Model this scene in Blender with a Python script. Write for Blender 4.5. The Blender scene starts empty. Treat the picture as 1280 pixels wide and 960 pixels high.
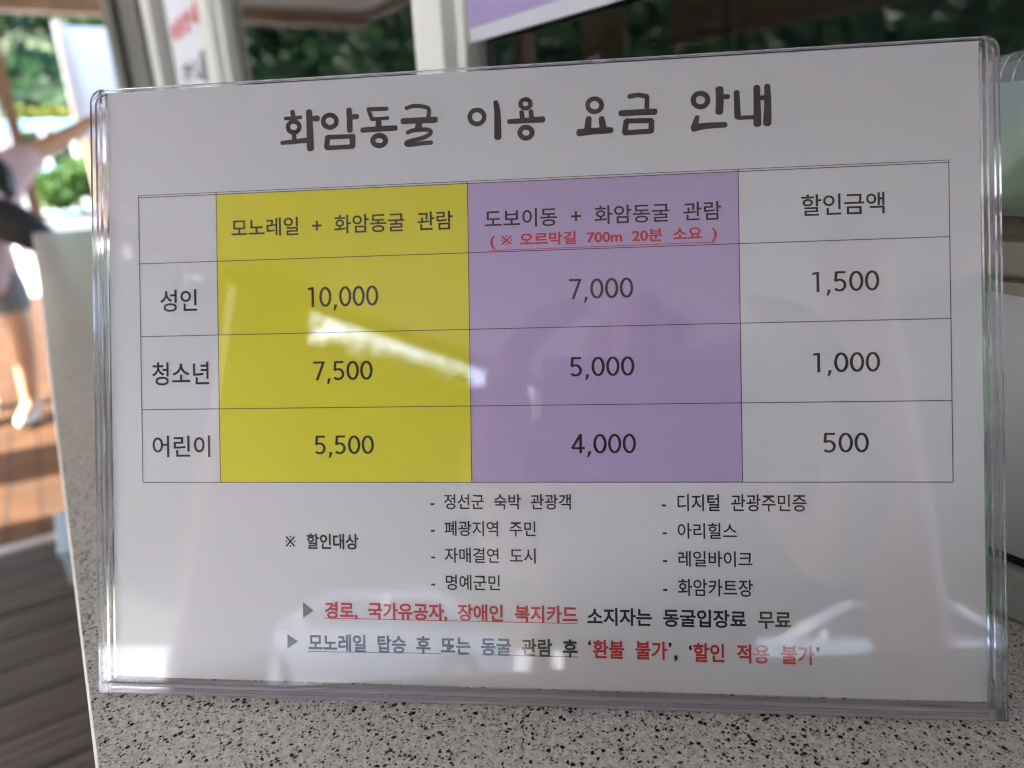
import bpy, bmesh, math, random
import numpy as np
from mathutils import Vector, Matrix, noise
random.seed(7)
R = math.radians
SC = bpy.context.scene
COL = SC.collection

# ------------------------------------------------------------------ camera
# world frame: x runs along the ticket booth's wall, y goes towards and into the booth, z up (metres, floor = 0)
CAM = Vector((0.16095, -0.10248, 1.23048))
cam = bpy.data.cameras.new('camera')
cam.lens = 24.588
cam.sensor_width = 36.0
cam.clip_start = 0.01
cam.clip_end = 1000
cam.dof.use_dof = True
cam.dof.focus_distance = 0.236
cam.dof.aperture_fstop = 6.9
co = bpy.data.objects.new('camera', cam)
COL.objects.link(co)
rm = Matrix(((0.554119, -0.242489, 0.796336), (0.831151, 0.214343, -0.513075), (-0.046274, 0.946180, 0.320316)))
co.matrix_world = Matrix.Translation(CAM) @ rm.to_4x4()
SC.camera = co

# ------------------------------------------------------------------ sky, sun, exposure
SUN_EL = 40.0
SUN_DIR = Vector((-0.17, -0.985, 0)).normalized() * math.cos(R(SUN_EL)) + Vector((0, 0, math.sin(R(SUN_EL))))
w = bpy.data.worlds.new('World')
SC.world = w
w.use_nodes = True
nt = w.node_tree
bg = nt.nodes['Background']
sky = nt.nodes.new('ShaderNodeTexSky')
sky.sky_type = 'NISHITA'
sky.sun_disc = False
sky.sun_elevation = R(SUN_EL)
sky.sun_rotation = math.atan2(SUN_DIR.x, SUN_DIR.y)
sky.dust_density = 3.0
nt.links.new(sky.outputs[0], bg.inputs[0])
bg.inputs[1].default_value = 0.15
sl = bpy.data.lights.new('sun', 'SUN')
sl.energy = 3.2
sl.angle = R(0.53)
sl.color = (1.0, 0.965, 0.92)
so = bpy.data.objects.new('sun', sl)
COL.objects.link(so)
so.rotation_euler = SUN_DIR.to_track_quat('Z', 'Y').to_euler()
SC.view_settings.view_transform = 'Standard'
SC.view_settings.look = 'None'
SC.view_settings.exposure = 3.76
SC.view_settings.gamma = 1.0
SC.render.engine = 'CYCLES'
SC.cycles.use_denoising = True
SC.cycles.filter_width = 1.15
SC.cycles.max_bounces = 14
SC.cycles.diffuse_bounces = 5
SC.cycles.glossy_bounces = 6
SC.cycles.transmission_bounces = 10
SC.cycles.transparent_max_bounces = 24
SC.cycles.caustics_reflective = False
SC.cycles.sample_clamp_indirect = 12.0

# ------------------------------------------------------------------ materials
def new_mat(name):
    m = bpy.data.materials.new(name)
    m.use_nodes = True
    return m, m.node_tree, m.node_tree.nodes['Principled BSDF']

def N(t, kind, **kw):
    n = t.nodes.new(kind)
    for k, v in kw.items():
        setattr(n, k, v)
    return n

def ramp(t, stops, interp='LINEAR'):
    n = t.nodes.new('ShaderNodeValToRGB')
    n.color_ramp.interpolation = interp
    e = n.color_ramp.elements
    while len(e) < len(stops):
        e.new(0.5)
    for k, (p, c) in enumerate(stops):
        e[k].position = p
        e[k].color = (c[0], c[1], c[2], 1) if not isinstance(c, (int, float)) else (c, c, c, 1)
    return n

def plain(name, col, rough=0.5, var=0.08, scale=20.0, bump=0.0, metal=0.0, spec=0.5, coat=0.0, translucent=0.0):
    """base colour with a soft noise variation and an optional noise bump"""
    m, t, b = new_mat(name)
    tc = N(t, 'ShaderNodeTexCoord')
    nz = N(t, 'ShaderNodeTexNoise')
    nz.inputs['Scale'].default_value = scale
    nz.inputs['Detail'].default_value = 6
    t.links.new(tc.outputs['Object'], nz.inputs['Vector'])
    rp = ramp(t, [(0.25, [c * (1 - var) for c in col]), (0.75, [min(1, c * (1 + var)) for c in col])])
    t.links.new(nz.outputs['Fac'], rp.inputs[0])
    t.links.new(rp.outputs[0], b.inputs['Base Color'])
    b.inputs['Roughness'].default_value = rough
    b.inputs['Metallic'].default_value = metal
    b.inputs['Specular IOR Level'].default_value = spec
    b.inputs['Coat Weight'].default_value = coat
    if bump:
        bp = N(t, 'ShaderNodeBump')
        bp.inputs['Strength'].default_value = bump
        bp.inputs['Distance'].default_value = 0.01
        t.links.new(nz.outputs['Fac'], bp.inputs['Height'])
        t.links.new(bp.outputs[0], b.inputs['Normal'])
    if translucent:
        tr = N(t, 'ShaderNodeBsdfTranslucent')
        t.links.new(rp.outputs[0], tr.inputs[0])
        mx = N(t, 'ShaderNodeMixShader')
        mx.inputs[0].default_value = translucent
        t.links.new(b.outputs[0], mx.inputs[1])
        t.links.new(tr.outputs[0], mx.inputs[2])
        t.links.new(mx.outputs[0], t.nodes['Material Output'].inputs[0])
    return m

def clear_sheet(name, tint=(1, 1, 1), f0=0.04, rough=0.0, bump=0.0):
    """thin clear sheet: Schlick mirror over a straight-through tint (each face counts once)"""
    m, t, b = new_mat(name)
    t.nodes.remove(b)
    g = N(t, 'ShaderNodeNewGeometry')
    dot = N(t, 'ShaderNodeVectorMath', operation='DOT_PRODUCT')
    t.links.new(g.outputs['Normal'], dot.inputs[0])
    t.links.new(g.outputs['Incoming'], dot.inputs[1])
    ab = N(t, 'ShaderNodeMath', operation='ABSOLUTE')
    t.links.new(dot.outputs['Value'], ab.inputs[0])
    om = N(t, 'ShaderNodeMath', operation='SUBTRACT')
    om.inputs[0].default_value = 1.0
    t.links.new(ab.outputs[0], om.inputs[1])
    pw = N(t, 'ShaderNodeMath', operation='POWER')
    pw.inputs[1].default_value = 5.0
    t.links.new(om.outputs[0], pw.inputs[0])
    ma = N(t, 'ShaderNodeMath', operation='MULTIPLY_ADD')
    ma.inputs[1].default_value = 1 - f0
    ma.inputs[2].default_value = f0
    t.links.new(pw.outputs[0], ma.inputs[0])
    tr = N(t, 'ShaderNodeBsdfTransparent')
    tr.inputs[0].default_value = (*tint, 1)
    gl = N(t, 'ShaderNodeBsdfGlossy')
    gl.inputs['Roughness'].default_value = rough
    if bump:
        tc = N(t, 'ShaderNodeTexCoord')
        nz = N(t, 'ShaderNodeTexNoise')
        nz.inputs['Scale'].default_value = 9
        t.links.new(tc.outputs['Object'], nz.inputs['Vector'])
        bp = N(t, 'ShaderNodeBump')
        bp.inputs['Strength'].default_value = bump
        bp.inputs['Distance'].default_value = 0.002
        t.links.new(nz.outputs['Fac'], bp.inputs['Height'])
        t.links.new(bp.outputs[0], gl.inputs['Normal'])
    mx = N(t, 'ShaderNodeMixShader')
    t.links.new(ma.outputs[0], mx.inputs[0])
    t.links.new(tr.outputs[0], mx.inputs[1])
    t.links.new(gl.outputs[0], mx.inputs[2])
    t.links.new(mx.outputs[0], t.nodes['Material Output'].inputs[0])
    return m

def glass_mat(name, col, rough=0.02, ior=1.49, clear=1.0):
    m, t, b = new_mat(name)
    b.inputs['Base Color'].default_value = (*col, 1)
    b.inputs['Transmission Weight'].default_value = clear
    b.inputs['Roughness'].default_value = rough
    b.inputs['IOR'].default_value = ior
    tc = N(t, 'ShaderNodeTexCoord')
    nz = N(t, 'ShaderNodeTexNoise')
    nz.inputs['Scale'].default_value = 25
    t.links.new(tc.outputs['Object'], nz.inputs['Vector'])
    bp = N(t, 'ShaderNodeBump')
    bp.inputs['Strength'].default_value = 0.03
    bp.inputs['Distance'].default_value = 0.001
    t.links.new(nz.outputs['Fac'], bp.inputs['Height'])
    t.links.new(bp.outputs[0], b.inputs['Normal'])
    return m

def stone_mat():
    """speckled artificial stone of the counter"""
    m, t, b = new_mat('speckled_stone')
    tc = N(t, 'ShaderNodeTexCoord')
    def spots(scale, size, thr_lo, thr_hi, seed, jitter):
        mp = N(t, 'ShaderNodeMapping')
        mp.inputs['Location'].default_value = (seed, seed * 1.7, seed * 0.3)
        t.links.new(tc.outputs['Object'], mp.inputs['Vector'])
        nz = N(t, 'ShaderNodeTexNoise')
        nz.inputs['Scale'].default_value = scale * 1.3
        nz.inputs['Detail'].default_value = 3
        t.links.new(mp.outputs[0], nz.inputs['Vector'])
        ad = N(t, 'ShaderNodeMixRGB', blend_type='LINEAR_LIGHT')
        ad.inputs[0].default_value = jitter
        t.links.new(mp.outputs[0], ad.inputs[1])
        t.links.new(nz.outputs['Color'], ad.inputs[2])
        vo = N(t, 'ShaderNodeTexVoronoi')
        vo.inputs['Scale'].default_value = scale
        t.links.new(ad.outputs[0], vo.inputs['Vector'])
        # only some cells carry a chip, each of its own size
        sp = N(t, 'ShaderNodeSeparateColor')
        t.links.new(vo.outputs['Color'], sp.inputs[0])
        th = N(t, 'ShaderNodeMapRange')
        th.inputs['From Min'].default_value = thr_lo
        th.inputs['From Max'].default_value = thr_hi
        th.inputs['To Min'].default_value = 0.0
        th.inputs['To Max'].default_value = size
        t.links.new(sp.outputs[0], th.inputs['Value'])
        lt = N(t, 'ShaderNodeMath', operation='SUBTRACT')
        t.links.new(th.outputs[0], lt.inputs[0])
        t.links.new(vo.outputs['Distance'], lt.inputs[1])
        sm = N(t, 'ShaderNodeMapRange')
        sm.inputs['From Min'].default_value = 0.0
        sm.inputs['From Max'].default_value = 0.08
        t.links.new(lt.outputs[0], sm.inputs['Value'])
        return sm.outputs[0]
    nz = N(t, 'ShaderNodeTexNoise')
    nz.inputs['Scale'].default_value = 420
    nz.inputs['Detail'].default_value = 5
    t.links.new(tc.outputs['Object'], nz.inputs['Vector'])
    base = ramp(t, [(0.3, (0.42, 0.43, 0.415)), (0.52, (0.60, 0.61, 0.595)), (0.72, (0.75, 0.76, 0.745))])
    t.links.new(nz.outputs['Fac'], base.inputs[0])
    cur = base.outputs[0]
    for sc_, size, lo, hi, seed, jit, col in ((1300, 0.62, 0.35, 1.0, 3.1, 0.0005, (0.78, 0.78, 0.75)), (950, 0.55, 0.45, 1.0, 9.7, 0.0007, (0.24, 0.24, 0.22)), (700, 0.62, 0.60, 1.0, 5.3, 0.0008, (0.010, 0.010, 0.011)), (1200, 0.55, 0.60, 1.0, 14.3, 0.0006, (0.03, 0.03, 0.03))):
        mx = N(t, 'ShaderNodeMixRGB')
        t.links.new(spots(sc_, size, lo, hi, seed, jit), mx.inputs[0])
        t.links.new(cur, mx.inputs[1])
        mx.inputs[2].default_value = (*col, 1)
        cur = mx.outputs[0]
    t.links.new(cur, b.inputs['Base Color'])
    b.inputs['Roughness'].default_value = 0.24
    bp = N(t, 'ShaderNodeBump')
    bp.inputs['Strength'].default_value = 0.06
    bp.inputs['Distance'].default_value = 0.001
    t.links.new(nz.outputs['Fac'], bp.inputs['Height'])
    t.links.new(bp.outputs[0], b.inputs['Normal'])
    return m

def wood_mat(name, dark, light, stretch, rough=0.55, spec=0.3):
    m, t, b = new_mat(name)
    tc = N(t, 'ShaderNodeTexCoord')
    mp = N(t, 'ShaderNodeMapping')
    mp.inputs['Scale'].default_value = stretch
    t.links.new(tc.outputs['Object'], mp.inputs['Vector'])
    nz = N(t, 'ShaderNodeTexNoise')
    nz.inputs['Scale'].default_value = 6
    nz.inputs['Detail'].default_value = 8
    nz.inputs['Distortion'].default_value = 0.6
    t.links.new(mp.outputs[0], nz.inputs['Vector'])
    b.inputs['Specular IOR Level'].default_value = spec
    rp = ramp(t, [(0.25, dark), (0.72, light)])
    t.links.new(nz.outputs['Fac'], rp.inputs[0])
    t.links.new(rp.outputs[0], b.inputs['Base Color'])
    b.inputs['Roughness'].default_value = rough
    bp = N(t, 'ShaderNodeBump')
    bp.inputs['Strength'].default_value = 0.3
    bp.inputs['Distance'].default_value = 0.004
    t.links.new(nz.outputs['Fac'], bp.inputs['Height'])
    t.links.new(bp.outputs[0], b.inputs['Normal'])
    return m

def brick_mat():
    m, t, b = new_mat('terracotta_pavers')
    tc = N(t, 'ShaderNodeTexCoord')
    br = N(t, 'ShaderNodeTexBrick')
    br.inputs['Scale'].default_value = 1.0
    br.inputs['Brick Width'].default_value = 0.22
    br.inputs['Row Height'].default_value = 0.11
    br.inputs['Mortar Size'].default_value = 0.006
    br.inputs['Color1'].default_value = (0.085, 0.040, 0.017, 1)
    br.inputs['Color2'].default_value = (0.066, 0.034, 0.017, 1)
    br.inputs['Mortar'].default_value = (0.034, 0.021, 0.015, 1)
    t.links.new(tc.outputs['Object'], br.inputs['Vector'])
    nz = N(t, 'ShaderNodeTexNoise')
    nz.inputs['Scale'].default_value = 5
    nz.inputs['Detail'].default_value = 8
    t.links.new(tc.outputs['Object'], nz.inputs['Vector'])
    rp = ramp(t, [(0.3, 0.75), (0.7, 1.15)])
    t.links.new(nz.outputs['Fac'], rp.inputs[0])
    mu = N(t, 'ShaderNodeMixRGB', blend_type='MULTIPLY')
    mu.inputs[0].default_value = 1
    t.links.new(br.outputs['Color'], mu.inputs[1])
    t.links.new(rp.outputs[0], mu.inputs[2])
    t.links.new(mu.outputs[0], b.inputs['Base Color'])
    b.inputs['Roughness'].default_value = 0.8
    b.inputs['Specular IOR Level'].default_value = 0.1
    return m

def leaf_mat(name, c1, c2):
    m, t, b = new_mat(name)
    g = N(t, 'ShaderNodeNewGeometry')
    rp = ramp(t, [(0.0, c1), (1.0, c2)])
    t.links.new(g.outputs['Random Per Island'], rp.inputs[0])
    t.links.new(rp.outputs[0], b.inputs['Base Color'])
    b.inputs['Roughness'].default_value = 0.7
    b.inputs['Specular IOR Level'].default_value = 0.2
    tr = N(t, 'ShaderNodeBsdfTranslucent')
    t.links.new(rp.outputs[0], tr.inputs[0])
    mx = N(t, 'ShaderNodeMixShader')
    mx.inputs[0].default_value = 0.35
    t.links.new(b.outputs[0], mx.inputs[1])
    t.links.new(tr.outputs[0], mx.inputs[2])
    t.links.new(mx.outputs[0], t.nodes['Material Output'].inputs[0])
    return m

M = {}
M['paper'] = plain('white_paper', (0.79, 0.805, 0.855), 0.6, 0.012, 9)
M['yellow'] = plain('yellow_print', (0.86, 0.80, 0.030), 0.5, 0.035, 25)
M['purple'] = plain('purple_print', (0.56, 0.445, 0.74), 0.5, 0.05, 900)
M['ink'] = plain('black_ink', (0.012, 0.012, 0.014), 0.5, 0.1, 200)
M['title_ink'] = plain('brush_ink', (0.022, 0.021, 0.020), 0.45, 0.25, 90)
M['red_ink'] = plain('red_ink', (0.62, 0.035, 0.045), 0.5, 0.06, 200)
M['line_ink'] = plain('grey_line_ink', (0.05, 0.05, 0.055), 0.5, 0.1, 100)
M['sheet'] = clear_sheet('acrylic_face', (0.985, 0.985, 0.99), 0.042)
M['edge'] = glass_mat('acrylic_edge', (0.90, 0.89, 0.955), 0.03, 1.49, 0.94)
M['bar'] = glass_mat('acrylic_foot', (0.80, 0.78, 0.88), 0.08, 1.49, 0.68)
M['stone'] = stone_mat()
M['band'] = plain('white_edge_band', (0.56, 0.565, 0.55), 0.3, 0.04, 40)
M['deck'] = wood_mat('dark_decking', (0.016, 0.012, 0.009), (0.050, 0.041, 0.034), (9, 0.8, 9))
M['brick'] = brick_mat()
M['concrete'] = plain('pale_concrete', (0.42, 0.42, 0.42), 0.85, 0.14, 1.5)
M['strip'] = plain('grey_metal_strip', (0.30, 0.28, 0.25), 0.4, 0.1, 12, 0, 0.6)
M['alu'] = plain('grey_white_window_frame', (0.70, 0.71, 0.68), 0.35, 0.04, 6)
M['alu_dark'] = plain('dark_door_frame', (0.075, 0.072, 0.062), 0.4, 0.08, 6)
M['wall'] = plain('white_wall_panel', (0.50, 0.51, 0.50), 0.4, 0.03, 3)
M['rail'] = plain('olive_window_rail', (0.20, 0.185, 0.14), 0.35, 0.08, 12)
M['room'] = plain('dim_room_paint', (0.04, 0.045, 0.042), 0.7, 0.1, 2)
M['glass'] = clear_sheet('window_glass', (0.86, 0.93, 0.90), 0.085, 0.0, 0.02)
M['poster_white'] = plain('poster_white', (0.50, 0.52, 0.58), 0.45, 0.02, 6)
M['poster_purple'] = plain('poster_purple', (0.30, 0.24, 0.47), 0.45, 0.03, 6)
M['notice_white'] = plain('notice_white', (0.66, 0.69, 0.76), 0.45, 0.03, 6)
M['gasket'] = plain('black_gasket', (0.012, 0.012, 0.012), 0.5, 0.1, 30)
M['ceiling'] = wood_mat('beige_ceiling', (0.16, 0.135, 0.115), (0.24, 0.21, 0.18), (0.6, 5, 1), 0.6)
M['beam'] = wood_mat('brown_beam', (0.13, 0.075, 0.045), (0.24, 0.15, 0.09), (5, 0.5, 0.5), 0.6)
M['leaf'] = leaf_mat('forest_leaves', (0.007, 0.025, 0.012), (0.030, 0.066, 0.022))
M['leaf_light'] = leaf_mat('shrub_leaves', (0.03, 0.075, 0.016), (0.075, 0.15, 0.03))
M['flower'] = leaf_mat('yellow_flowers', (0.04, 0.08, 0.018), (0.30, 0.27, 0.04))
M['soil'] = plain('forest_floor', (0.045, 0.06, 0.022), 0.9, 0.4, 0.4)
M['bark'] = plain('bark', (0.10, 0.07, 0.05), 0.9, 0.3, 12)
M['teal'] = plain('turquoise_paint', (0.34, 0.60, 0.66), 0.4, 0.05, 8)
M['white_paint'] = plain('white_paint', (0.78, 0.78, 0.76), 0.35, 0.04, 6)
M['banner'] = plain('white_banner_film', (0.60, 0.66, 0.72), 0.6, 0.10, 4, 0, 0, 0.3, 0, 0.22)
M['grey_frame'] = plain('grey_sign_frame', (0.50, 0.46, 0.46), 0.4, 0.05, 8)
M['tan'] = plain('tan_post', (0.56, 0.42, 0.30), 0.6, 0.06, 8)
M['blue'] = plain('pale_blue_plastic', (0.20, 0.27, 0.31), 0.4, 0.05, 8)
M['skin'] = plain('skin', (0.60, 0.33, 0.20), 0.5, 0.08, 14)
M['hair'] = plain('black_hair', (0.014, 0.011, 0.010), 0.4, 0.3, 60)
M['shirt'] = plain('pale_pink_cotton', (0.62, 0.42, 0.40), 0.85, 0.08, 14, 0.3)
M['shorts'] = plain('grey_cotton', (0.20, 0.20, 0.19), 0.85, 0.1, 20, 0.3)
M['shoe'] = plain('cream_canvas', (0.76, 0.69, 0.55), 0.7, 0.08, 20)
M['black'] = plain('black_nylon', (0.014, 0.014, 0.014), 0.55, 0.2, 20)
M['navy'] = plain('dark_grey_cotton', (0.045, 0.043, 0.055), 0.85, 0.15, 20, 0.3)
M['salmon'] = plain('salmon_wall_render', (0.55, 0.33, 0.27), 0.7, 0.08, 4)
M['car_paint'] = plain('white_car_paint', (0.60, 0.61, 0.63), 0.25, 0.01, 3, 0, 0, 0.5, 1.0)
M['car_glass'] = plain('dark_car_glass', (0.02, 0.025, 0.03), 0.03, 0.05, 3)
M['rubber'] = plain('tyre_rubber', (0.02, 0.02, 0.02), 0.8, 0.1, 20)
M['metal'] = plain('bright_metal', (0.75, 0.75, 0.76), 0.2, 0.03, 10, 0, 1.0)
M['page'] = plain('teal_page', (0.24, 0.36, 0.38), 0.5, 0.2, 8)
M['page_green'] = plain('pale_green_page', (0.24, 0.36, 0.27), 0.5, 0.25, 14)
M['cover'] = plain('navy_cover', (0.05, 0.075, 0.11), 0.5, 0.1, 20)

# ------------------------------------------------------------------ helpers
def link(o, parent=None):
    COL.objects.link(o)
    if parent:
        o.parent = parent
    return o

def tag(o, label=None, cat=None, group=None, kind=None):
    for k, v in (('label', label), ('category', cat), ('group', group), ('kind', kind)):
        if v:
            o[k] = v
    return o

def empty(name, loc=(0, 0, 0), rot=(0, 0, 0)):
    o = bpy.data.objects.new(name, None)
    o.empty_display_size = 0.05
    o.location = loc
    o.rotation_euler = rot
    return link(o)

class MB:
    """collects shapes into one mesh"""
    def __init__(s):
        s.bm = bmesh.new()
    def box(s, a, b, mat=None, rot=None, piv=None):
        x0, y0, z0 = a
        x1, y1, z1 = b
        v = [s.bm.verts.new(p) for p in ((x0, y0, z0), (x1, y0, z0), (x1, y1, z0), (x0, y1, z0), (x0, y0, z1), (x1, y0, z1), (x1, y1, z1), (x0, y1, z1))]
        if rot is not None:
            bmesh.ops.rotate(s.bm, verts=v, cent=piv or (0, 0, 0), matrix=rot)
        for f in ((3, 2, 1, 0), (4, 5, 6, 7), (0, 1, 5, 4), (1, 2, 6, 5), (2, 3, 7, 6), (3, 0, 4, 7)):
            s.bm.faces.new([v[k] for k in f])
        return s
    def quad(s, *p):
        s.bm.faces.new([s.bm.verts.new(q) for q in p])
        return s
    def prism(s, poly, d0, d1, axis='z'):
        """poly: 2D points; extruded between d0 and d1 along axis"""
        mk = {'z': lambda p, d: (p[0], p[1], d), 'x': lambda p, d: (d, p[0], p[1]), 'y': lambda p, d: (p[0], d, p[1])}[axis]
        A = [s.bm.verts.new(mk(p, d0)) for p in poly]
        B_ = [s.bm.verts.new(mk(p, d1)) for p in poly]
        n = len(poly)
        s.bm.faces.new(A[::-1])
        s.bm.faces.new(B_)
        for k in range(n):
            s.bm.faces.new((A[k], A[(k + 1) % n], B_[(k + 1) % n], B_[k]))
        return s
    def tube(s, pts, r, seg=10, closed=False):
        pts = [Vector(p) for p in pts]
        rr = r if isinstance(r, (list, tuple)) else [r] * len(pts)
        rings = []
        n = len(pts)
        for k, p in enumerate(pts):
            a = pts[k - 1] if (k or closed) else p
            b = pts[(k + 1) % n] if (k < n - 1 or closed) else p
            d = (b - a).normalized()
            u = d.orthogonal().normalized() if k == 0 else (u - d * u.dot(d)).normalized()
            v = d.cross(u)
            rings.append([s.bm.verts.new(p + (u * math.cos(q) + v * math.sin(q)) * rr[k]) for q in [2 * math.pi * j / seg for j in range(seg)]])
        m = n if closed else n - 1
        for k in range(m):
            A, B_ = rings[k], rings[(k + 1) % n]
            for j in range(seg):
                s.bm.faces.new((A[j], A[(j + 1) % seg], B_[(j + 1) % seg], B_[j]))
        if not closed:
            s.bm.faces.new(rings[0][::-1])
            s.bm.faces.new(rings[-1])
        return s
    def ball(s, c, r, sub=3, squash=(1, 1, 1), jit=0.0, fr=3.0):
        res = bmesh.ops.create_icosphere(s.bm, subdivisions=sub, radius=1.0)
        for v in res['verts']:
            q = v.co.copy()
            k = 1 + jit * noise.noise(q * fr + Vector(c))
            v.co = Vector((c[0] + q.x * r * squash[0] * k, c[1] + q.y * r * squash[1] * k, c[2] + q.z * r * squash[2] * k))
        return s
    def build(s, name, mat, parent=None, smooth=False, bevel=0.0, segs=2):
        if bevel:
            s.bm.normal_update()
            eds = [e for e in s.bm.edges if len(e.link_faces) == 2 and e.calc_face_angle(0) > 0.6]
            bmesh.ops.bevel(s.bm, geom=eds, offset=bevel, segments=segs, affect='EDGES', profile=0.5, clamp_overlap=True)
        bmesh.ops.recalc_face_normals(s.bm, faces=s.bm.faces)
        me = bpy.data.meshes.new(name)
        s.bm.to_mesh(me)
        s.bm.free()
        me.materials.append(mat)
        if smooth:
            me.polygons.foreach_set('use_smooth', [True] * len(me.polygons))
        return link(bpy.data.objects.new(name, me), parent)

def raw_mesh(name, verts, faces, mat, parent=None, smooth=False):
    me = bpy.data.meshes.new(name)
    me.from_pydata(verts, [], faces)
    me.update()
    me.materials.append(mat)
    if smooth:
        me.polygons.foreach_set('use_smooth', [True] * len(me.polygons))
    return link(bpy.data.objects.new(name, me), parent)

def text_mesh(s, bold=0.0, word=2.1):
    """lettering from Blender's built-in font as flat vertices and faces, in em units"""
    c = bpy.data.curves.new('lettering', 'FONT')
    c.body = s
    c.size = 1.0
    c.resolution_u = 5
    c.fill_mode = 'FRONT'
    c.offset = bold
    c.space_word = word
    o = bpy.data.objects.new('lettering', c)
    COL.objects.link(o)
    dg = bpy.context.evaluated_depsgraph_get()
    me = bpy.data.meshes.new_from_object(o.evaluated_get(dg))
    v = [tuple(p.co) for p in me.vertices]
    f = [tuple(p.vertices) for p in me.polygons]
    bpy.data.objects.remove(o)
    bpy.data.curves.remove(c)
    bpy.data.meshes.remove(me)
    return v, f

def fit_text(s, x0, x1, y0, y1, z, bold=0.0):
    if s[0] == '\u203b' or '( \u203b' in s:
        # the reference mark is not in the built-in font: drawn as a cross with four dots
        k = s.index('\u203b')
        v, f = text_mesh(s.replace('\u203b', '\u3000'), bold)
        pre = 0.62 if k else 0.0
        def bar(p, q, t):
            i = len(v)
            dx, dy = q[0] - p[0], q[1] - p[1]
            l = math.hypot(dx, dy)
            nx, ny = -dy / l * t, dx / l * t
            v.extend([(p[0] + nx, p[1] + ny, 0), (p[0] - nx, p[1] - ny, 0), (q[0] - nx, q[1] - ny, 0), (q[0] + nx, q[1] + ny, 0)])
            f.append((i, i + 1, i + 2, i + 3))
        cx, cy, t = pre + 0.46, 0.36, 0.030 + bold
        bar((cx - 0.30, cy - 0.30), (cx + 0.30, cy + 0.30), t)
        bar((cx - 0.30, cy + 0.30), (cx + 0.30, cy - 0.30), t)
        for dx, dy in ((0, 0.29), (0, -0.29), (0.29, 0), (-0.29, 0)):
            i = len(v)
            v.extend([(cx + dx + 0.062 * math.cos(q), cy + dy + 0.062 * math.sin(q), 0) for q in [math.pi * j / 5 for j in range(10)]])
            f.append(tuple(range(i, i + 10)))
    else:
        v, f = text_mesh(s, bold)
    ax = min(p[0] for p in v); bx = max(p[0] for p in v)
    ay = min(p[1] for p in v); by = max(p[1] for p in v)
    sx = (x1 - x0) / (bx - ax)
    sy = (y1 - y0) / (by - ay)
    return [(x0 + (p[0] - ax) * sx, y0 + (p[1] - ay) * sy, z) for p in v], f

def skin_mesh(name, joints, bones, mat, parent=None, sub=2, root=0):
    """one continuous surface grown round a skeleton; joints = {key: (pos, radius)}"""
    keys = list(joints)
    ix = {k: i for i, k in enumerate(keys)}
    me = bpy.data.meshes.new(name)
    me.from_pydata([joints[k][0] for k in keys], [(ix[a], ix[b]) for a, b in bones], [])
    o = bpy.data.objects.new(name, me)
    COL.objects.link(o)
    sk = o.modifiers.new('skin', 'SKIN')
    sk.use_smooth_shade = True
    for k in keys:
        r = joints[k][1]
        me.skin_vertices[0].data[ix[k]].radius = (r, r) if isinstance(r, (int, float)) else r
        me.skin_vertices[0].data[ix[k]].use_root = (ix[k] == root)
    su = o.modifiers.new('smooth', 'SUBSURF')
    su.levels = su.render_levels = sub
    dg = bpy.context.evaluated_depsgraph_get()
    m2 = bpy.data.meshes.new_from_object(o.evaluated_get(dg))
    bpy.data.objects.remove(o)
    bpy.data.meshes.remove(me)
    m2.name = name
    m2.materials.clear()
    m2.materials.append(mat)
    m2.polygons.foreach_set('use_smooth', [True] * len(m2.polygons))
    return link(bpy.data.objects.new(name, m2), parent)

def leaf_cloud(centres, radii, per, size, rng, squash=0.8):
    """many small leaf clumps spread through crown volumes -> verts, faces (numpy)"""
    C = np.repeat(np.asarray(centres), per, axis=0)
    Rr = np.repeat(np.asarray(radii), per)
    n = len(C)
    d = rng.normal(size=(n, 3))
    d /= np.linalg.norm(d, axis=1)[:, None]
    rad = Rr * (0.45 + 0.6 * rng.random(n) ** 0.6)
    d[:, 2] *= squash
    P = C + d * rad[:, None]
    a = rng.normal(size=(n, 3)); a /= np.linalg.norm(a, axis=1)[:, None]
    b = np.cross(a, rng.normal(size=(n, 3))); b /= np.linalg.norm(b, axis=1)[:, None]
    c = np.cross(a, b)
    s_ = size * (0.5 + rng.random(n))[:, None]
    V = np.stack([P - a * s_, P + b * s_ * 0.7, P + a * s_, P - b * s_ * 0.7 + c * s_ * 0.25], axis=1).reshape(-1, 3)
    F = np.arange(4 * n).reshape(-1, 4)
    return V.tolist(), F.tolist()

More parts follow.
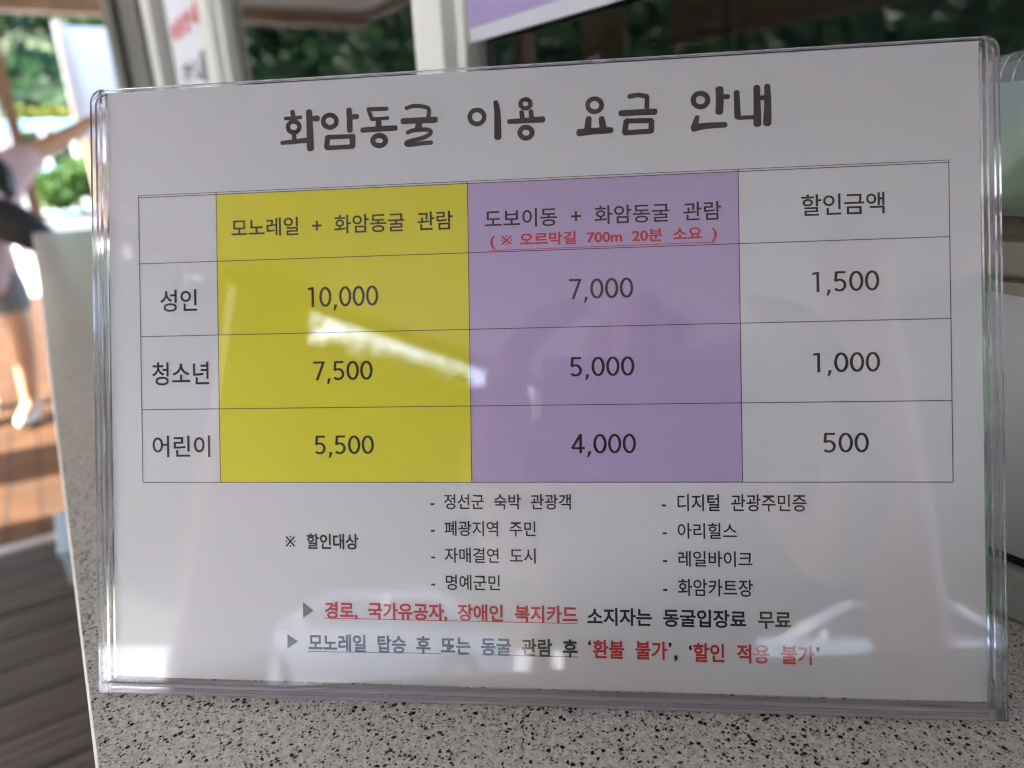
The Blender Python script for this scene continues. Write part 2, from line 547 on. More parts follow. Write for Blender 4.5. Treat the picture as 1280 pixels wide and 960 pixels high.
# ---- the sheet's print, in millimetres from the middle of the paper
TEXTS=[
   ('모노레일 + 화암동굴 관람', -102.1, -22.38, 52.28, 58.77, 'k', 0, 'header') ,
   ('도보이동 + 화암동굴 관람', -11.27, 67.69, 52.17, 58.42, 'k', 0, 'header') ,
   ('( ※오르막길 700m 20분 소요 )', -9.45, 66.17, 45.02, 50.2, 'r', 1, 'red_note') ,
   ('할인금액', 93.25, 119.21, 52.25, 59.34, 'k', 0, 'header') ,
   ('성인', -129.33, -115.39, 26.51, 34.39, 'k', 0, 'row') ,
   ('청소년', -132.81, -111.31, 0.12, 8.44, 'k', 0, 'row') ,
   ('어린이', -133.08, -111.28, -25.7, -17.95, 'k', 0, 'row') ,
   ('10,000', -74.38, -49.01, 25.21, 33.81, 'k', 2, 'price') ,
   ('7,500', -72.75, -51.41, -0.43, 7.66, 'k', 2, 'price') ,
   ('5,500', -72.57, -51.35, -26.29, -18.37, 'k', 2, 'price') ,
   ('7,000', 17.17, 38.58, 25.66, 33.95, 'k', 2, 'price') ,
   ('5,000', 17.19, 38.58, -0.41, 7.54, 'k', 2, 'price') ,
   ('4,000', 17.08, 38.74, -26.42, -18.47, 'k', 2, 'price') ,
   ('1,500', 96.3, 117.26, 25.94, 33.94, 'k', 2, 'price') ,
   ('1,000', 96.2, 117.16, -0.32, 7.52, 'k', 2, 'price') ,
   ('500', 99.12, 113.36, -25.02, -18.64, 'k', 2, 'price') ,
   ('- 정선군 숙박 관광객', -31.68, 16.7, -44.0, -38.73, 'k', 0, 'note') ,
   ('- 폐광지역 주민', -31.65, 4.63, -53.22, -48.0, 'k', 0, 'note') ,
   ('- 자매결연 도시', -31.68, 4.5, -62.41, -57.2, 'k', 0, 'note') ,
   ('- 명예군민', -31.82, -7.87, -71.84, -66.48, 'k', 0, 'note') ,
   ('- 디지털 관광주민증', 46.92, 93.56, -44.38, -38.69, 'k', 0, 'note') ,
   ('- 아리힐스', 47.05, 71.25, -53.54, -48.22, 'k', 0, 'note') ,
   ('- 레일바이크', 47.05, 76.11, -62.82, -57.57, 'k', 0, 'note') ,
   ('- 화암카트장', 47.04, 76.13, -72.59, -66.87, 'k', 0, 'note') ,
   ('※ 할인대상', -83.9, -57.47, -58.22, -52.66, 'k', 1, 'note') ,
   ('경로, 국가유공자, 장애인 복지카드', -69.98, 18.42, -82.83, -76.55, 'r', 1, 'red_note') ,
   ('소지자는 동굴입장료 무료', 21.64, 88.23, -83.02, -77.02, 'k', 1, 'note') ,
   ('모노레일 탑승 후 또는 동굴 관람 후', -75.98, 18.25, -94.14, -87.92, 'k', 1, 'note') ,
   ('‘', 21.78, 22.85, -89.79, -88.03, 'k', 1, 'note') ,
   ('환불 불가', 23.36, 48.06, -94.18, -87.86, 'r', 1, 'red_note') ,
   ('’', 48.48, 49.53, -89.97, -88.23, 'k', 1, 'note') ,
   (',', 50.28, 51.43, -94.47, -92.46, 'k', 1, 'note') ,
   ('‘', 55.15, 56.19, -90.61, -88.88, 'k', 1, 'note') ,
   ('할인 적용 불가', 56.56, 95.41, -94.55, -88.2, 'r', 1, 'red_note') ,
   ('’', 95.94, 97.08, -90.29, -88.59, 'k', 1, 'note') ,
]
UNDER=[
  (-10.05,44.52,66.13,44.87,'r'),
  (-70.31,-82.38,18.37,-82.51,'r'),
  (-76.17,-94.25,-28.82,-93.77,'k'),
  (-14.87,-93.81,18.48,-93.86,'k'),
]
TRI=[
   [(-77.8, -77.03), (-77.89, -82.53), (-74.05, -79.78)] ,
   [(-83.69, -88.3), (-83.77, -93.39), (-79.91, -90.75)] ,
]
STROKES=[
  (1.45,1.45,[(-78.98,95.84),(-78.69,94.03)]),
  (1.16,1.16,[(-81.66,93.51),(-78.78,93.51),(-75.91,93.66)]),
  (1.45,1.45,[(-78.63,92.31),(-78.08,92.23),(-77.58,92.02),(-77.14,91.70),(-76.80,91.29),(-76.58,90.82),(-76.50,90.31),(-76.57,89.81),(-76.77,89.35),(-77.09,88.95),(-77.52,88.65),(-78.02,88.47),(-78.57,88.42),(-79.11,88.50),(-79.62,88.70),(-80.06,89.02),(-80.40,89.43),(-80.61,89.91),(-80.69,90.41),(-80.63,90.91),(-80.43,91.38),(-80.10,91.77),(-79.67,92.07),(-79.17,92.25),(-78.63,92.31)]),
  (1.44,1.44,[(-78.55,88.19),(-78.36,85.49)]),
  (1.31,1.74,[(-83.04,84.97),(-78.52,85.20),(-73.09,85.53)]),
  (1.87,2.45,[(-72.94,95.52),(-72.73,89.09),(-72.60,82.52)]),
  (1.58,1.87,[(-72.05,92.93),(-69.81,92.89)]),
  (1.5,1.5,[(-65.48,93.85),(-64.86,93.76),(-64.29,93.53),(-63.79,93.17),(-63.40,92.72),(-63.16,92.19),(-63.07,91.63),(-63.14,91.07),(-63.37,90.56),(-63.74,90.12),(-64.22,89.79),(-64.79,89.59),(-65.41,89.53),(-66.03,89.62),(-66.60,89.85),(-67.10,90.21),(-67.49,90.67),(-67.74,91.19),(-67.83,91.75),(-67.75,92.31),(-67.53,92.83),(-67.15,93.26),(-66.67,93.59),(-66.10,93.79),(-65.48,93.85)]),
  (1.85,1.85,[(-58.49,95.33),(-58.33,91.32),(-58.30,88.06)]),
  (1.56,1.56,[(-57.62,92.76),(-55.56,92.80)]),
  (1.72,1.72,[(-66.30,86.08),(-66.74,82.61)]),
  (1.43,1.43,[(-66.30,86.16),(-56.96,85.99)]),
  (1.85,1.85,[(-57.34,85.78),(-57.47,82.53)]),
  (1.43,1.43,[(-66.67,82.38),(-57.32,82.45)]),
  (1.27,1.27,[(-51.64,95.11),(-44.90,94.97)]),
  (1.27,1.27,[(-51.57,95.11),(-50.33,91.64)]),
  (1.13,1.13,[(-50.33,91.57),(-44.58,91.71)]),
  (1.83,1.83,[(-48.00,90.63),(-48.03,88.56)]),
  (1.7,1.7,[(-53.81,87.97),(-47.81,88.11),(-41.92,88.10)]),
  (1.62,1.62,[(-47.91,85.83),(-47.32,85.75),(-46.77,85.56),(-46.29,85.26),(-45.93,84.89),(-45.69,84.45),(-45.60,83.99),(-45.67,83.54),(-45.89,83.11),(-46.24,82.76),(-46.70,82.49),(-47.24,82.32),(-47.83,82.28),(-48.42,82.36),(-48.97,82.55),(-49.45,82.84),(-49.82,83.22),(-50.05,83.65),(-50.14,84.11),(-50.07,84.57),(-49.86,84.99),(-49.50,85.35),(-49.04,85.62),(-48.50,85.78),(-47.91,85.83)]),
  (1.26,1.26,[(-38.13,94.75),(-35.27,95.40),(-31.54,94.83),(-30.14,93.80),(-30.40,91.32)]),
  (1.89,1.89,[(-39.40,90.33),(-33.48,90.31),(-27.95,90.24)]),
  (1.81,2.37,[(-33.71,89.66),(-33.97,87.25)]),
  (1.33,1.33,[(-37.81,86.27),(-35.62,86.97),(-31.28,87.04),(-29.65,86.30),(-30.19,85.16),(-32.82,84.11),(-37.33,83.24),(-38.32,82.48),(-36.97,82.04),(-32.85,82.35),(-29.41,82.48)]),
  (1.44,1.44,[(-13.48,92.83),(-12.83,92.73),(-12.23,92.47),(-11.70,92.08),(-11.30,91.57),(-11.04,90.99),(-10.95,90.36),(-11.02,89.74),(-11.26,89.17),(-11.65,88.68),(-12.16,88.31),(-12.76,88.09),(-13.41,88.02),(-14.06,88.12),(-14.66,88.37),(-15.19,88.77),(-15.59,89.28),(-15.85,89.86),(-15.95,90.49),(-15.87,91.11),(-15.63,91.68),(-15.24,92.17),(-14.73,92.54),(-14.13,92.76),(-13.48,92.83)]),
  (1.5,2.31,[(-6.92,95.16),(-6.39,91.14),(-6.36,83.16)]),
  (1.29,1.29,[(3.25,95.52),(3.69,95.45),(4.10,95.29),(4.45,95.03),(4.73,94.71),(4.90,94.33),(4.97,93.94),(4.92,93.54),(4.75,93.18),(4.49,92.87),(4.15,92.64),(3.74,92.49),(3.31,92.45),(2.87,92.52),(2.46,92.68),(2.10,92.94),(1.83,93.26),(1.65,93.63),(1.59,94.03),(1.64,94.43),(1.80,94.79),(2.07,95.10),(2.41,95.34),(2.82,95.48),(3.25,95.52)]),
  (1.43,1.43,[(1.86,91.31),(2.28,88.53)]),
  (1.43,1.43,[(5.08,91.44),(5.27,88.75)]),
  (1.44,1.87,[(-2.50,88.24),(3.20,88.33),(9.17,88.40)]),
  (1.5,1.5,[(3.26,86.03),(3.79,85.95),(4.30,85.76),(4.73,85.45),(5.07,85.06),(5.28,84.62),(5.36,84.14),(5.30,83.67),(5.10,83.23),(4.78,82.86),(4.35,82.57),(3.86,82.40),(3.32,82.35),(2.78,82.43),(2.28,82.62),(1.85,82.93),(1.51,83.32),(1.29,83.76),(1.22,84.24),(1.28,84.72),(1.48,85.15),(1.80,85.53),(2.22,85.81),(2.72,85.98),(3.26,86.03)]),
  (1.4,1.4,[(26.56,94.45),(27.16,94.36),(27.73,94.12),(28.22,93.76),(28.60,93.29),(28.84,92.76),(28.93,92.19),(28.86,91.62),(28.63,91.10),(28.27,90.65),(27.79,90.32),(27.24,90.11),(26.63,90.05),(26.03,90.14),(25.46,90.38),(24.97,90.74),(24.59,91.21),(24.35,91.74),(24.26,92.31),(24.33,92.88),(24.56,93.41),(24.92,93.85),(25.40,94.19),(25.96,94.39),(26.56,94.45)]),
  (1.68,2.11,[(24.58,87.96),(24.15,84.35)]),
  (1.68,2.1,[(28.86,87.74),(29.34,84.08)]),
  (2.25,1.83,[(21.26,83.28),(26.32,83.55),(31.95,83.57)]),
  (1.39,1.39,[(38.09,94.49),(41.07,94.85),(44.03,94.23)]),
  (1.38,1.38,[(44.03,94.08),(43.91,90.40)]),
  (1.81,1.81,[(35.25,89.06),(40.99,89.06),(46.63,88.98)]),
  (1.67,1.67,[(37.08,86.32),(36.50,82.66)]),
  (1.53,1.53,[(37.08,86.40),(45.40,86.11)]),
  (1.65,1.65,[(45.40,85.96),(45.20,82.52)]),
  (1.53,1.53,[(36.43,82.44),(45.20,82.59)]),
  (1.5,1.5,[(61.41,94.30),(62.02,94.21),(62.58,93.97),(63.07,93.60),(63.45,93.13),(63.69,92.58),(63.78,92.00),(63.71,91.42),(63.49,90.89),(63.12,90.43),(62.65,90.09),(62.09,89.88),(61.49,89.82),(60.88,89.91),(60.31,90.15),(59.82,90.52),(59.44,91.00),(59.20,91.54),(59.11,92.13),(59.18,92.70),(59.41,93.24),(59.77,93.69),(60.25,94.03),(60.81,94.24),(61.41,94.30)]),
  (2.3,2.3,[(67.61,95.37),(67.70,91.42),(67.44,87.79)]),
  (1.49,1.49,[(68.38,92.79),(70.41,92.68)]),
  (1.36,1.91,[(60.35,86.52),(59.20,83.00)]),
  (2.04,1.63,[(59.05,82.78),(63.01,83.40),(69.41,83.44)]),
  (1.62,1.88,[(73.18,94.01),(73.35,85.83)]),
  (1.21,1.21,[(73.49,85.53),(79.33,85.44)]),
  (1.87,2.28,[(79.61,95.28),(79.67,88.91),(79.66,83.13)]),
  (1.34,1.34,[(80.21,91.69),(82.65,91.70)]),
  (1.73,2.4,[(82.99,95.53),(83.05,89.46),(82.82,83.26)]),
]

# ------------------------------------------------------------------ the setting: floor, deck, terrain
rng = np.random.default_rng(11)
g = MB()
g.quad((-400, -400, -0.06), (400, -400, -0.06), (400, 400, -0.06), (-400, 400, -0.06))
ground = tag(g.build('ground', M['concrete']), kind='structure')
paving = tag(MB().box((-8.6, -3.4, -0.056), (-2.606, 0.9, 0.0)).build('brick_paving', M['brick']), kind='structure')
d = MB()
x = -2.545
while x < 5.0:
    zz = random.uniform(-0.0015, 0.0015)
    d.box((x, -3.4, -0.028), (x + 0.128, 0.17, zz))
    for k in (0.028, 0.062, 0.096):
        d.box((x + k, -3.4, zz), (x + k + 0.012, 0.17, zz + 0.003))
    x += 0.142
deck = tag(d.build('deck', M['deck']), kind='structure')
strip = MB().box((-2.605, -3.4, -0.03), (-2.552, 0.17, 0.004)).build('edge_strip', M['strip'], deck)
MB().box((-2.55, -3.4, -0.055), (5.0, 0.17, -0.029)).build('joist_board', M['black'], deck)

HILL_AZ = (-180, -160, -155, -151, -118, -112, -65, -62, -50, -45, -38, -34, -5, 6, 90, 120, 180)
HILL_TOP = (33, 33, 18, 22, 22, 44, 47, 38, 33, 30, 30, 44, 44, 10, 10, 27, 33)
def hill_h(x, y):
    r = math.hypot(x, y)
    a = math.atan2(y, x)
    k = min(1, max(0, (r - 30) / 85.0))
    k = k * k * (3 - 2 * k)
    top = float(np.interp(math.degrees(a), HILL_AZ, HILL_TOP))
    top += 1.0 * noise.noise(Vector((math.cos(a) * 3, math.sin(a) * 3, 0)))
    return k * top + k * 3 * noise.noise(Vector((x * 0.03, y * 0.03, 1.3)))
V, F = [], []
NA, NR = 320, 26
for i in range(NR):
    r = 28 + (170 - 28) * i / (NR - 1)
    for j in range(NA):
        a = 2 * math.pi * j / NA
        V.append((r * math.cos(a), r * math.sin(a), hill_h(r * math.cos(a), r * math.sin(a)) - 0.05 * (i == 0) - 0.02))
for i in range(NR - 1):
    for j in range(NA):
        k = (j + 1) % NA
        F.append((i * NA + j, i * NA + k, (i + 1) * NA + k, (i + 1) * NA + j))
tag(raw_mesh('hillside', V, F, M['soil'], None, True), kind='structure')
# the wood on the hillside: far off, reads as one mass
cs, rs = [], []
while len(cs) < 2300:
    a = rng.uniform(0, 2 * math.pi)
    if 0.25 < a < 2.2 and rng.random() < 0.8:
        continue
    r = 34 + 100 * rng.random() ** 0.8
    px, py = r * math.cos(a), r * math.sin(a)
    q = rng.uniform(1.6, 3.2) * (0.7 + r / 150)
    cs.append((px, py, hill_h(px, py) + q * 0.75))
    rs.append(q)
V, F = leaf_cloud(cs, rs, 70, 0.55, rng)
tag(raw_mesh('forest', V, F, M['leaf']), kind='stuff')

# ------------------------------------------------------------------ ticket booth
booth = tag(empty('ticket_booth', (0, 0, 0)), 'white walled ticket booth with large dark windows behind the stone counter', 'ticket booth')
MB().box((-2.10, 0.175, 1.0768), (2.4, 0.30, 1.1747)).build('wall_panel', M['wall'], booth)
MB().box((-2.10, 0.1735, 1.0505), (2.4, 0.30, 1.0717)).build('base_trim', M['wall'], booth, bevel=0.002)
MB().box((-2.10, 0.178, 1.0715), (2.4, 0.295, 1.077)).build('joint_gap', M['gasket'], booth)
MB().box((-2.10, 0.176, 0.0), (2.4, 0.32, 1.009)).build('lower_wall', M['wall'], booth)
MB().box((-2.10, 0.166, 1.1752), (2.4, 0.27, 1.1795)).box((-2.10, 0.172, 1.1797), (2.4, 0.27, 1.192)).build('window_rail', M['rail'], booth)
MB().box((-2.14, 0.15, 2.32), (2.4, 0.34, 2.698)).build('header', M['alu'], booth)
for name, mat, boxes in (
    ('window_frame', 'alu', [((-0.375, 0.168, 1.192), (-0.361, 0.189, 2.32)), ((-0.347, 0.160, 1.192), (-0.315, 0.189, 2.32)), ((-0.315, 0.170, 1.192), (-0.302, 0.189, 2.32))]),
    ('frame_groove', 'rail', [((-0.361, 0.176, 1.192), (-0.347, 0.189, 2.32))]),
    ('window_frame', 'alu', [((-1.09, 0.170, 1.192), (-1.05, 0.189, 2.32)), ((-1.05, 0.158, 1.192), (-0.985, 0.189, 2.32)), ((-0.985, 0.170, 1.192), (-0.965, 0.189, 2.32))]),
    ('window_frame', 'alu', [((-1.575, 0.164, 1.192), (-1.535, 0.189, 2.32)), ((-1.515, 0.158, 1.192), (-1.46, 0.189, 2.32))]),
    ('frame_groove', 'rail', [((-1.535, 0.178, 1.192), (-1.515, 0.189, 2.32))]),
    ('door_frame', 'alu_dark', [((-2.10, 0.150, 0.0), (-1.94, 0.26, 2.32)), ((-1.90, 0.165, 1.192), (-1.76, 0.26, 2.32)), ((-1.72, 0.158, 1.192), (-1.60, 0.26, 2.32))]),
    ('door_panel', 'alu_dark', [((-1.94, 0.20, 1.192), (-1.575, 0.25, 2.32))]),
    ('window_frame', 'alu', [((1.60, 0.168, 1.192), (1.68, 0.189, 2.32))]),
):
    m = MB()
    for a, b in boxes:
        m.box(a, b)
    m.build(name, M[mat], booth, bevel=0.002)
for x0, x1 in ((-0.302, 1.60), (-0.965, -0.375), (-1.46, -1.09), (1.68, 2.4)):
    MB().quad((x0, 0.182, 1.19), (x1, 0.182, 1.19), (x1, 0.182, 2.32), (x0, 0.182, 2.32)).build('glass_pane', M['glass'], booth)
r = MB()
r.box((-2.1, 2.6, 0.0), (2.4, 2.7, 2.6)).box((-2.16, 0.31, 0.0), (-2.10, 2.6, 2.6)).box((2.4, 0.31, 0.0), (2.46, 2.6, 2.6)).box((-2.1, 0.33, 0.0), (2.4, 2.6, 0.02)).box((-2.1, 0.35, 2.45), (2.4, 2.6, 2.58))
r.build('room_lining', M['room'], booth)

# inner desk with the coil-bound book lying behind the glass
desk = tag(MB().box((-1.5, 0.345, 1.130), (1.5, 0.95, 1.170)).box((-1.45, 0.5, 0.02), (-1.40, 0.9, 1.13)).box((1.40, 0.5, 0.02), (1.45, 0.9, 1.13)).build('inner_desk', M['rail'], None, bevel=0.004), 'plain desk inside the booth just behind the window glass', 'desk')

# ------------------------------------------------------------------ canopy over the counter
can = tag(empty('canopy', (-2, -1.4, 0)), 'beige boarded canopy with brown beams sheltering the booth and counter', 'canopy')
def cpart(mb, name, mat, **kw):
    for v in mb.bm.verts:
        v.co -= Vector((-2, -1.4, 0))
    return mb.build(name, mat, can, **kw)
c = MB()
for k in range(27):
    y0 = -3.02 + k * 0.237
    c.box((-7.85, y0, 2.700), (3.4, y0 + 0.232, 2.728))
cpart(c, 'ceiling_board', M['ceiling'])
cpart(MB().box((-8.1, -3.2, 2.732), (3.6, 3.5, 2.80)), 'roof_sheet', M['beam'])
cpart(MB().box((-8.0, -3.10, 2.645), (3.5, -3.025, 2.731)), 'eave_beam', M['beam'], bevel=0.006)
cpart(MB().box((-8.02, -3.02, 2.562), (-7.87, 1.6, 2.699)), 'end_beam', M['beam'], bevel=0.006)
for xx in (-6.0, -4.0):
    cpart(MB().box((xx, -3.02, 2.66), (xx + 0.09, 0.15, 2.699)), 'cross_beam', M['beam'], bevel=0.004)
for xx, yy, wx, mat in ((-7.93, -0.10, 0.10, 'beam'), (-4.95, -3.06, 0.12, 'beam'), (1.06, -3.06, 0.42, 'beam'), (3.3, -3.06, 0.12, 'beam')):
    p = MB().box((xx, yy - 0.05, 0.0), (xx + wx, yy + 0.05, 2.644))
    p.box((xx - 0.02, yy - 0.07, -0.05), (xx + wx + 0.02, yy + 0.07, 0.02))
    cpart(p, 'post', M[mat], bevel=0.005)
p = MB().box((2.82, -0.86, 0.0), (2.98, -0.60, 2.70))
p.box((2.79, -0.89, 0.0), (3.01, -0.57, 0.12))
cpart(p, 'rendered_pillar', M['salmon'], bevel=0.006)
bl = MB()  # added slats at the eave, out of view, keeping sun off the deck
for k in range(15):
    bl.box((-3.25, -3.02, 1.80 + k * 0.054), (-1.55, -3.012, 1.80 + k * 0.054 + 0.051))
for k in range(15):  # second added set, throws a band of shade across the paving
    bl.box((-4.10, -3.02, 1.80 + k * 0.054), (-3.66, -3.012, 1.80 + k * 0.054 + 0.051))
bl.tube([(-3.25, -3.016, 1.79), (-1.55, -3.016, 1.79)], 0.018, 8)
cpart(bl, 'sun_blocker', M['beam'])
dp = MB().tube([(-8.05, -0.21, 0.0), (-8.05, -0.21, 2.3), (-8.05, -0.15, 2.5), (-8.05, -0.05, 2.55)], 0.032, 12)
for z in (0.5, 1.5, 2.2):
    dp.box((-8.09, -0.25, z), (-8.01, -0.17, z + 0.03))
cpart(dp, 'downpipe', M['white_paint'])

# ------------------------------------------------------------------ counter
ct = tag(empty('counter', (0, 0, 0)), 'speckled grey stone counter with rounded white front edge, carrying the price sign', 'counter')
prof = [(0.1755, 1.05), (-0.1236, 1.05), (-0.1236, 1.012), (0.1755, 1.012)]
MB().prism(prof, -2.45, 2.2, 'x').build('countertop', M['stone'], ct)
eb = [(-0.1237, 1.0125), (-0.1237, 1.0497), (-0.1241, 1.0494), (-0.1245, 1.0487), (-0.1249, 1.0476), (-0.125, 1.046), (-0.125, 1.0155), (-0.1243, 1.0135)]
MB().prism(eb, -2.452, 2.2, 'x').build('edge_band', M['band'], ct)
for xx in (-2.2, -1.1, 0.0, 1.1, 2.0):
    MB().prism([(0.175, 1.011), (-0.09, 1.011), (-0.09, 0.985), (0.15, 0.75), (0.175, 0.75)], xx, xx + 0.03, 'x').build('bracket', M['wall'], ct)

# ------------------------------------------------------------------ price sign: printed sheet in a clear acrylic stand
SROT = (R(71.302), 0, R(51.088))
LEAN = 18.698
BASE = Vector((0, 0, 1.05))
smat = Matrix.Rotation(R(51.088), 3, 'Z') @ Matrix.Rotation(R(71.302), 3, 'X')
def S2W(p):
    """sign millimetres (x right, y up the sheet, z out of it) -> world"""
    return BASE + smat @ (Vector((p[0], p[1] + 111.0, p[2])) * 0.001)
holder = tag(empty('sign_stand', BASE, SROT), 'clear acrylic slanted stand holding the printed fee table on the counter', 'sign stand')
def mm(mb):
    for v in mb.bm.verts:
        v.co = Vector((v.co.x, v.co.y + 111.0, v.co.z)) * 0.001
    return mb
L, Rr, T, B_ = -153.4, 153.7, 106.6, -105.8
def round_rect(x0, x1, y0, y1, r, n=8):
    pts = []
    for cx, cy, a0 in ((x1 - r, y1 - r, 0), (x0 + r, y1 - r, 90), (x0 + r, y0 + r, 180), (x1 - r, y0 + r, 270)):
        if cy == y0 + r:
            pts.append((x0 if cx == x0 + r else x1, y0))
            continue
        for k in range(n + 1):
            a = R(a0 + 90 * k / n)
            pts.append((cx + r * math.cos(a), cy + r * math.sin(a)))
    return pts
mm(MB().quad((-149.6, B_, 2.2), (149.6, B_, 2.2), (149.6, T, 2.2), (-149.6, T, 2.2)).quad((-149.6, B_, 0.5), (149.6, B_, 0.5), (149.6, T - 0.4, 0.5), (-149.6, T - 0.4, 0.5))).build('front_panel', M['sheet'], holder)
mm(MB().quad((-149.6, B_, -2.6), (149.6, B_, -2.6), (149.6, T, -2.6), (-149.6, T, -2.6))).build('back_panel', M['sheet'], holder)
# clear walls of the pocket: front and back sheets meet in rounded edge strips, with a narrow air slot between them
for side in (-1, 1):
    xo, xi = side * 153.5, side * 149.9
    for z0, z1 in ((0.75, 2.4), (-2.8, -0.9)):
        poly = []
        rr_ = 4.5
        for k in range(9):
            a = R(90 * k / 8)
            poly.append((side * (153.5 - rr_ + rr_ * math.sin(a)), T - rr_ + rr_ * math.cos(a)))
        poly = poly + [(xo, B_ - 4.2), (xi, B_ - 4.2), (xi, T)]
        m = MB().prism(poly, z0, z1, 'z')
        mm(m)
        m.build('edge_strip', M['edge'], holder, bevel=0.0006, segs=3)
# top lips
mm(MB().box((-148.9, T - 0.35, 0.75), (148.9, T + 0.1, 2.15))).build('top_lip', M['edge'], holder, bevel=0.00015)
# foot bar under the pocket and the moulded joints in it
mm(MB().box((-152.9, B_ - 4.6, -2.6), (152.9, B_ - 0.5, 2.1))).build('foot_bar', M['bar'], holder, bevel=0.0006)
for x0, x1 in ((-149.0, -117.0), (-116.2, -48.5), (-47.6, 39.0), (40.0, 147.5)):
    mm(MB().box((x0, B_ - 2.9, 2.15), (x1, B_ - 1.6, 2.9))).build('bar_joint', M['edge'], holder, bevel=0.0003)
# foot plate going back under the slanted pocket, flat on the counter
la = R(LEAN)
def flat(px, dn, up):
    """sign-frame mm of a point dn mm behind the bottom edge and up mm above the counter"""
    return (px, -111.0 + up * math.cos(la) + dn * math.sin(la), up * math.sin(la) - dn * math.cos(la))
fp = MB()
vs = [fp.bm.verts.new(flat(*q)) for q in ((-152, 1.5, 0.3), (152, 1.5, 0.3), (152, 72, 0.3), (-152, 72, 0.3), (-152, 1.5, 2.6), (152, 1.5, 2.6), (152, 72, 2.6), (-152, 72, 2.6))]
for f in ((3, 2, 1, 0), (4, 5, 6, 7), (0, 1, 5, 4), (1, 2, 6, 5), (2, 3, 7, 6), (3, 0, 4, 7)):
    fp.bm.faces.new([vs[k] for k in f])
mm(fp).build('foot_plate', M['sheet'], holder)

sheet = tag(empty('price_sheet', BASE, SROT), 'printed white sheet with yellow and purple fee table and brushed black title', 'price sheet')
pp = MB()
NX, NY = 16, 10
pp.box((-148.5, -105.0, -0.25), (148.5, 106.2, 0.0))
mm(pp).build('paper', M['paper'], sheet)
mm(MB().quad((-107.65, -34.7, 0.06), (-17.1, -34.7, 0.06), (-17.1, 67.9, 0.06), (-107.65, 67.9, 0.06))).build('yellow_column', M['yellow'], sheet)
mm(MB().quad((-17.1, -34.7, 0.06), (73.3, -34.7, 0.06), (73.3, 67.9, 0.06), (-17.1, 67.9, 0.06))).build('purple_column', M['purple'], sheet)
tl = MB()
def hline(x0, x1, y, t, z):
    tl.quad((x0, y - t / 2, z), (x1, y - t / 2, z), (x1, y + t / 2, z), (x0, y + t / 2, z))
def vline(x, y0, y1, t, z):
    tl.quad((x - t / 2, y0, z), (x + t / 2, y0, z), (x + t / 2, y1, z), (x - t / 2, y1, z))
for k, y in enumerate((68.6, 67.85, 44.05, 17.8, -8.52, -34.7)):
    hline(-137.0, 139.0, y, 0.20 if k == 0 else 0.26, 0.10)
for k, x in enumerate((-137.0, -107.65, -17.1, 73.3, 139.0)):
    vline(x, -34.7, 68.6, 0.26, 0.115)
mm(tl).build('table_lines', M['line_ink'], sheet)

def mm_mesh(name, v, f, mat):
    return raw_mesh(name, [(p[0] * 0.001, (p[1] + 111.0) * 0.001, p[2] * 0.001) for p in v], f, mat, sheet)
BOLD = {0: 0.010, 1: 0.025, 2: 0.013}
NAMES = {'header': 'column_heading', 'row': 'row_name', 'price': 'price_figure', 'note': 'note_text', 'red_note': 'red_note_text'}
# the fee figures: drawn stroke by stroke (unit height) in an even-weight sans
def arc(cx, cy, rx, ry, a0, a1, n=14):
    return [(cx + rx * math.cos(R(a0 + (a1 - a0) * k / n)), cy + ry * math.sin(R(a0 + (a1 - a0) * k / n))) for k in range(n + 1)]
FIG = {
    '0': (0.66, [arc(0.33, 0.5, 0.238, 0.448, 0, 360, 30)]),
    '1': (0.66, [[(0.36, 0.0), (0.36, 1.0)], [(0.36, 0.955), (0.13, 0.905)]]),
    '4': (0.66, [[(0.43, 0.0), (0.43, 1.0)], [(0.43, 0.975), (0.055, 0.285), (0.075, 0.27)], [(0.03, 0.27), (0.62, 0.27)]]),
    '5': (0.66, [[(0.145, 0.952), (0.55, 0.952)], [(0.16, 0.99), (0.125, 0.50)], [(0.125, 0.53)] + arc(0.285, 0.315, 0.235, 0.268, 118, -140, 20)]),
    '7': (0.66, [[(0.07, 0.952), (0.60, 0.952)], [(0.575, 0.99), (0.235, 0.0)]]),
    ',': (0.32, [[(0.175, 0.10), (0.165, 0.0), (0.10, -0.20)]]),
}
def fit_figures(s, x0, x1, y0, y1, z):
    V2, F2 = [], []
    adv = 0
    wd = 0.122
    for ch in s:
        a, strokes = FIG[ch]
        for pts in strokes:
            P = [Vector((p[0] + adv, p[1])) for p in pts]
            ring_ = (P[0] - P[-1]).length < 1e-4
            n = len(P)
            i0 = len(V2)
            for k, q in enumerate(P):
                if ring_:
                    t = (P[(k + 1) % (n - 1)] - P[(k - 1) % (n - 1)]).normalized()
                else:
                    t = (P[min(k + 1, n - 1)] - P[max(k - 1, 0)]).normalized()
                hw = wd / 2 * (1.25 - 0.6 * k / (n - 1) if ch == ',' else 1.0) * (0.90 if abs(t.y) < 0.3 else 1)
                nn = Vector((-t.y, t.x)) * hw
                V2.append((q.x + nn.x, q.y + nn.y)); V2.append((q.x - nn.x, q.y - nn.y))
            for k in range(n - 1):
                F2.append((i0 + 2 * k + 1, i0 + 2 * k + 3, i0 + 2 * k + 2, i0 + 2 * k))
        adv += a
    xs = [v[0] for v in V2]
    lo, hi = min(xs), max(xs)
    sx = (x1 - x0) / (hi - lo)
    sy = (y1 - y0) / (1.23 if ',' in s else 1.0)
    base = y1 - sy
    return [(x0 + (v[0] - lo) * sx, base + v[1] * sy, z + 0.001 * (k // 8 % 5)) for k, v in enumerate(V2)], F2
for s, x0, x1, y0, y1, col, b, grp in TEXTS:
    v, f = fit_figures(s, x0, x1, y0, y1, 0.13) if grp == 'price' else fit_text(s, x0, x1, y0, y1, 0.13, BOLD[b])
    mm_mesh(NAMES[grp], v, f, M['red_ink'] if col == 'r' else M['ink'])
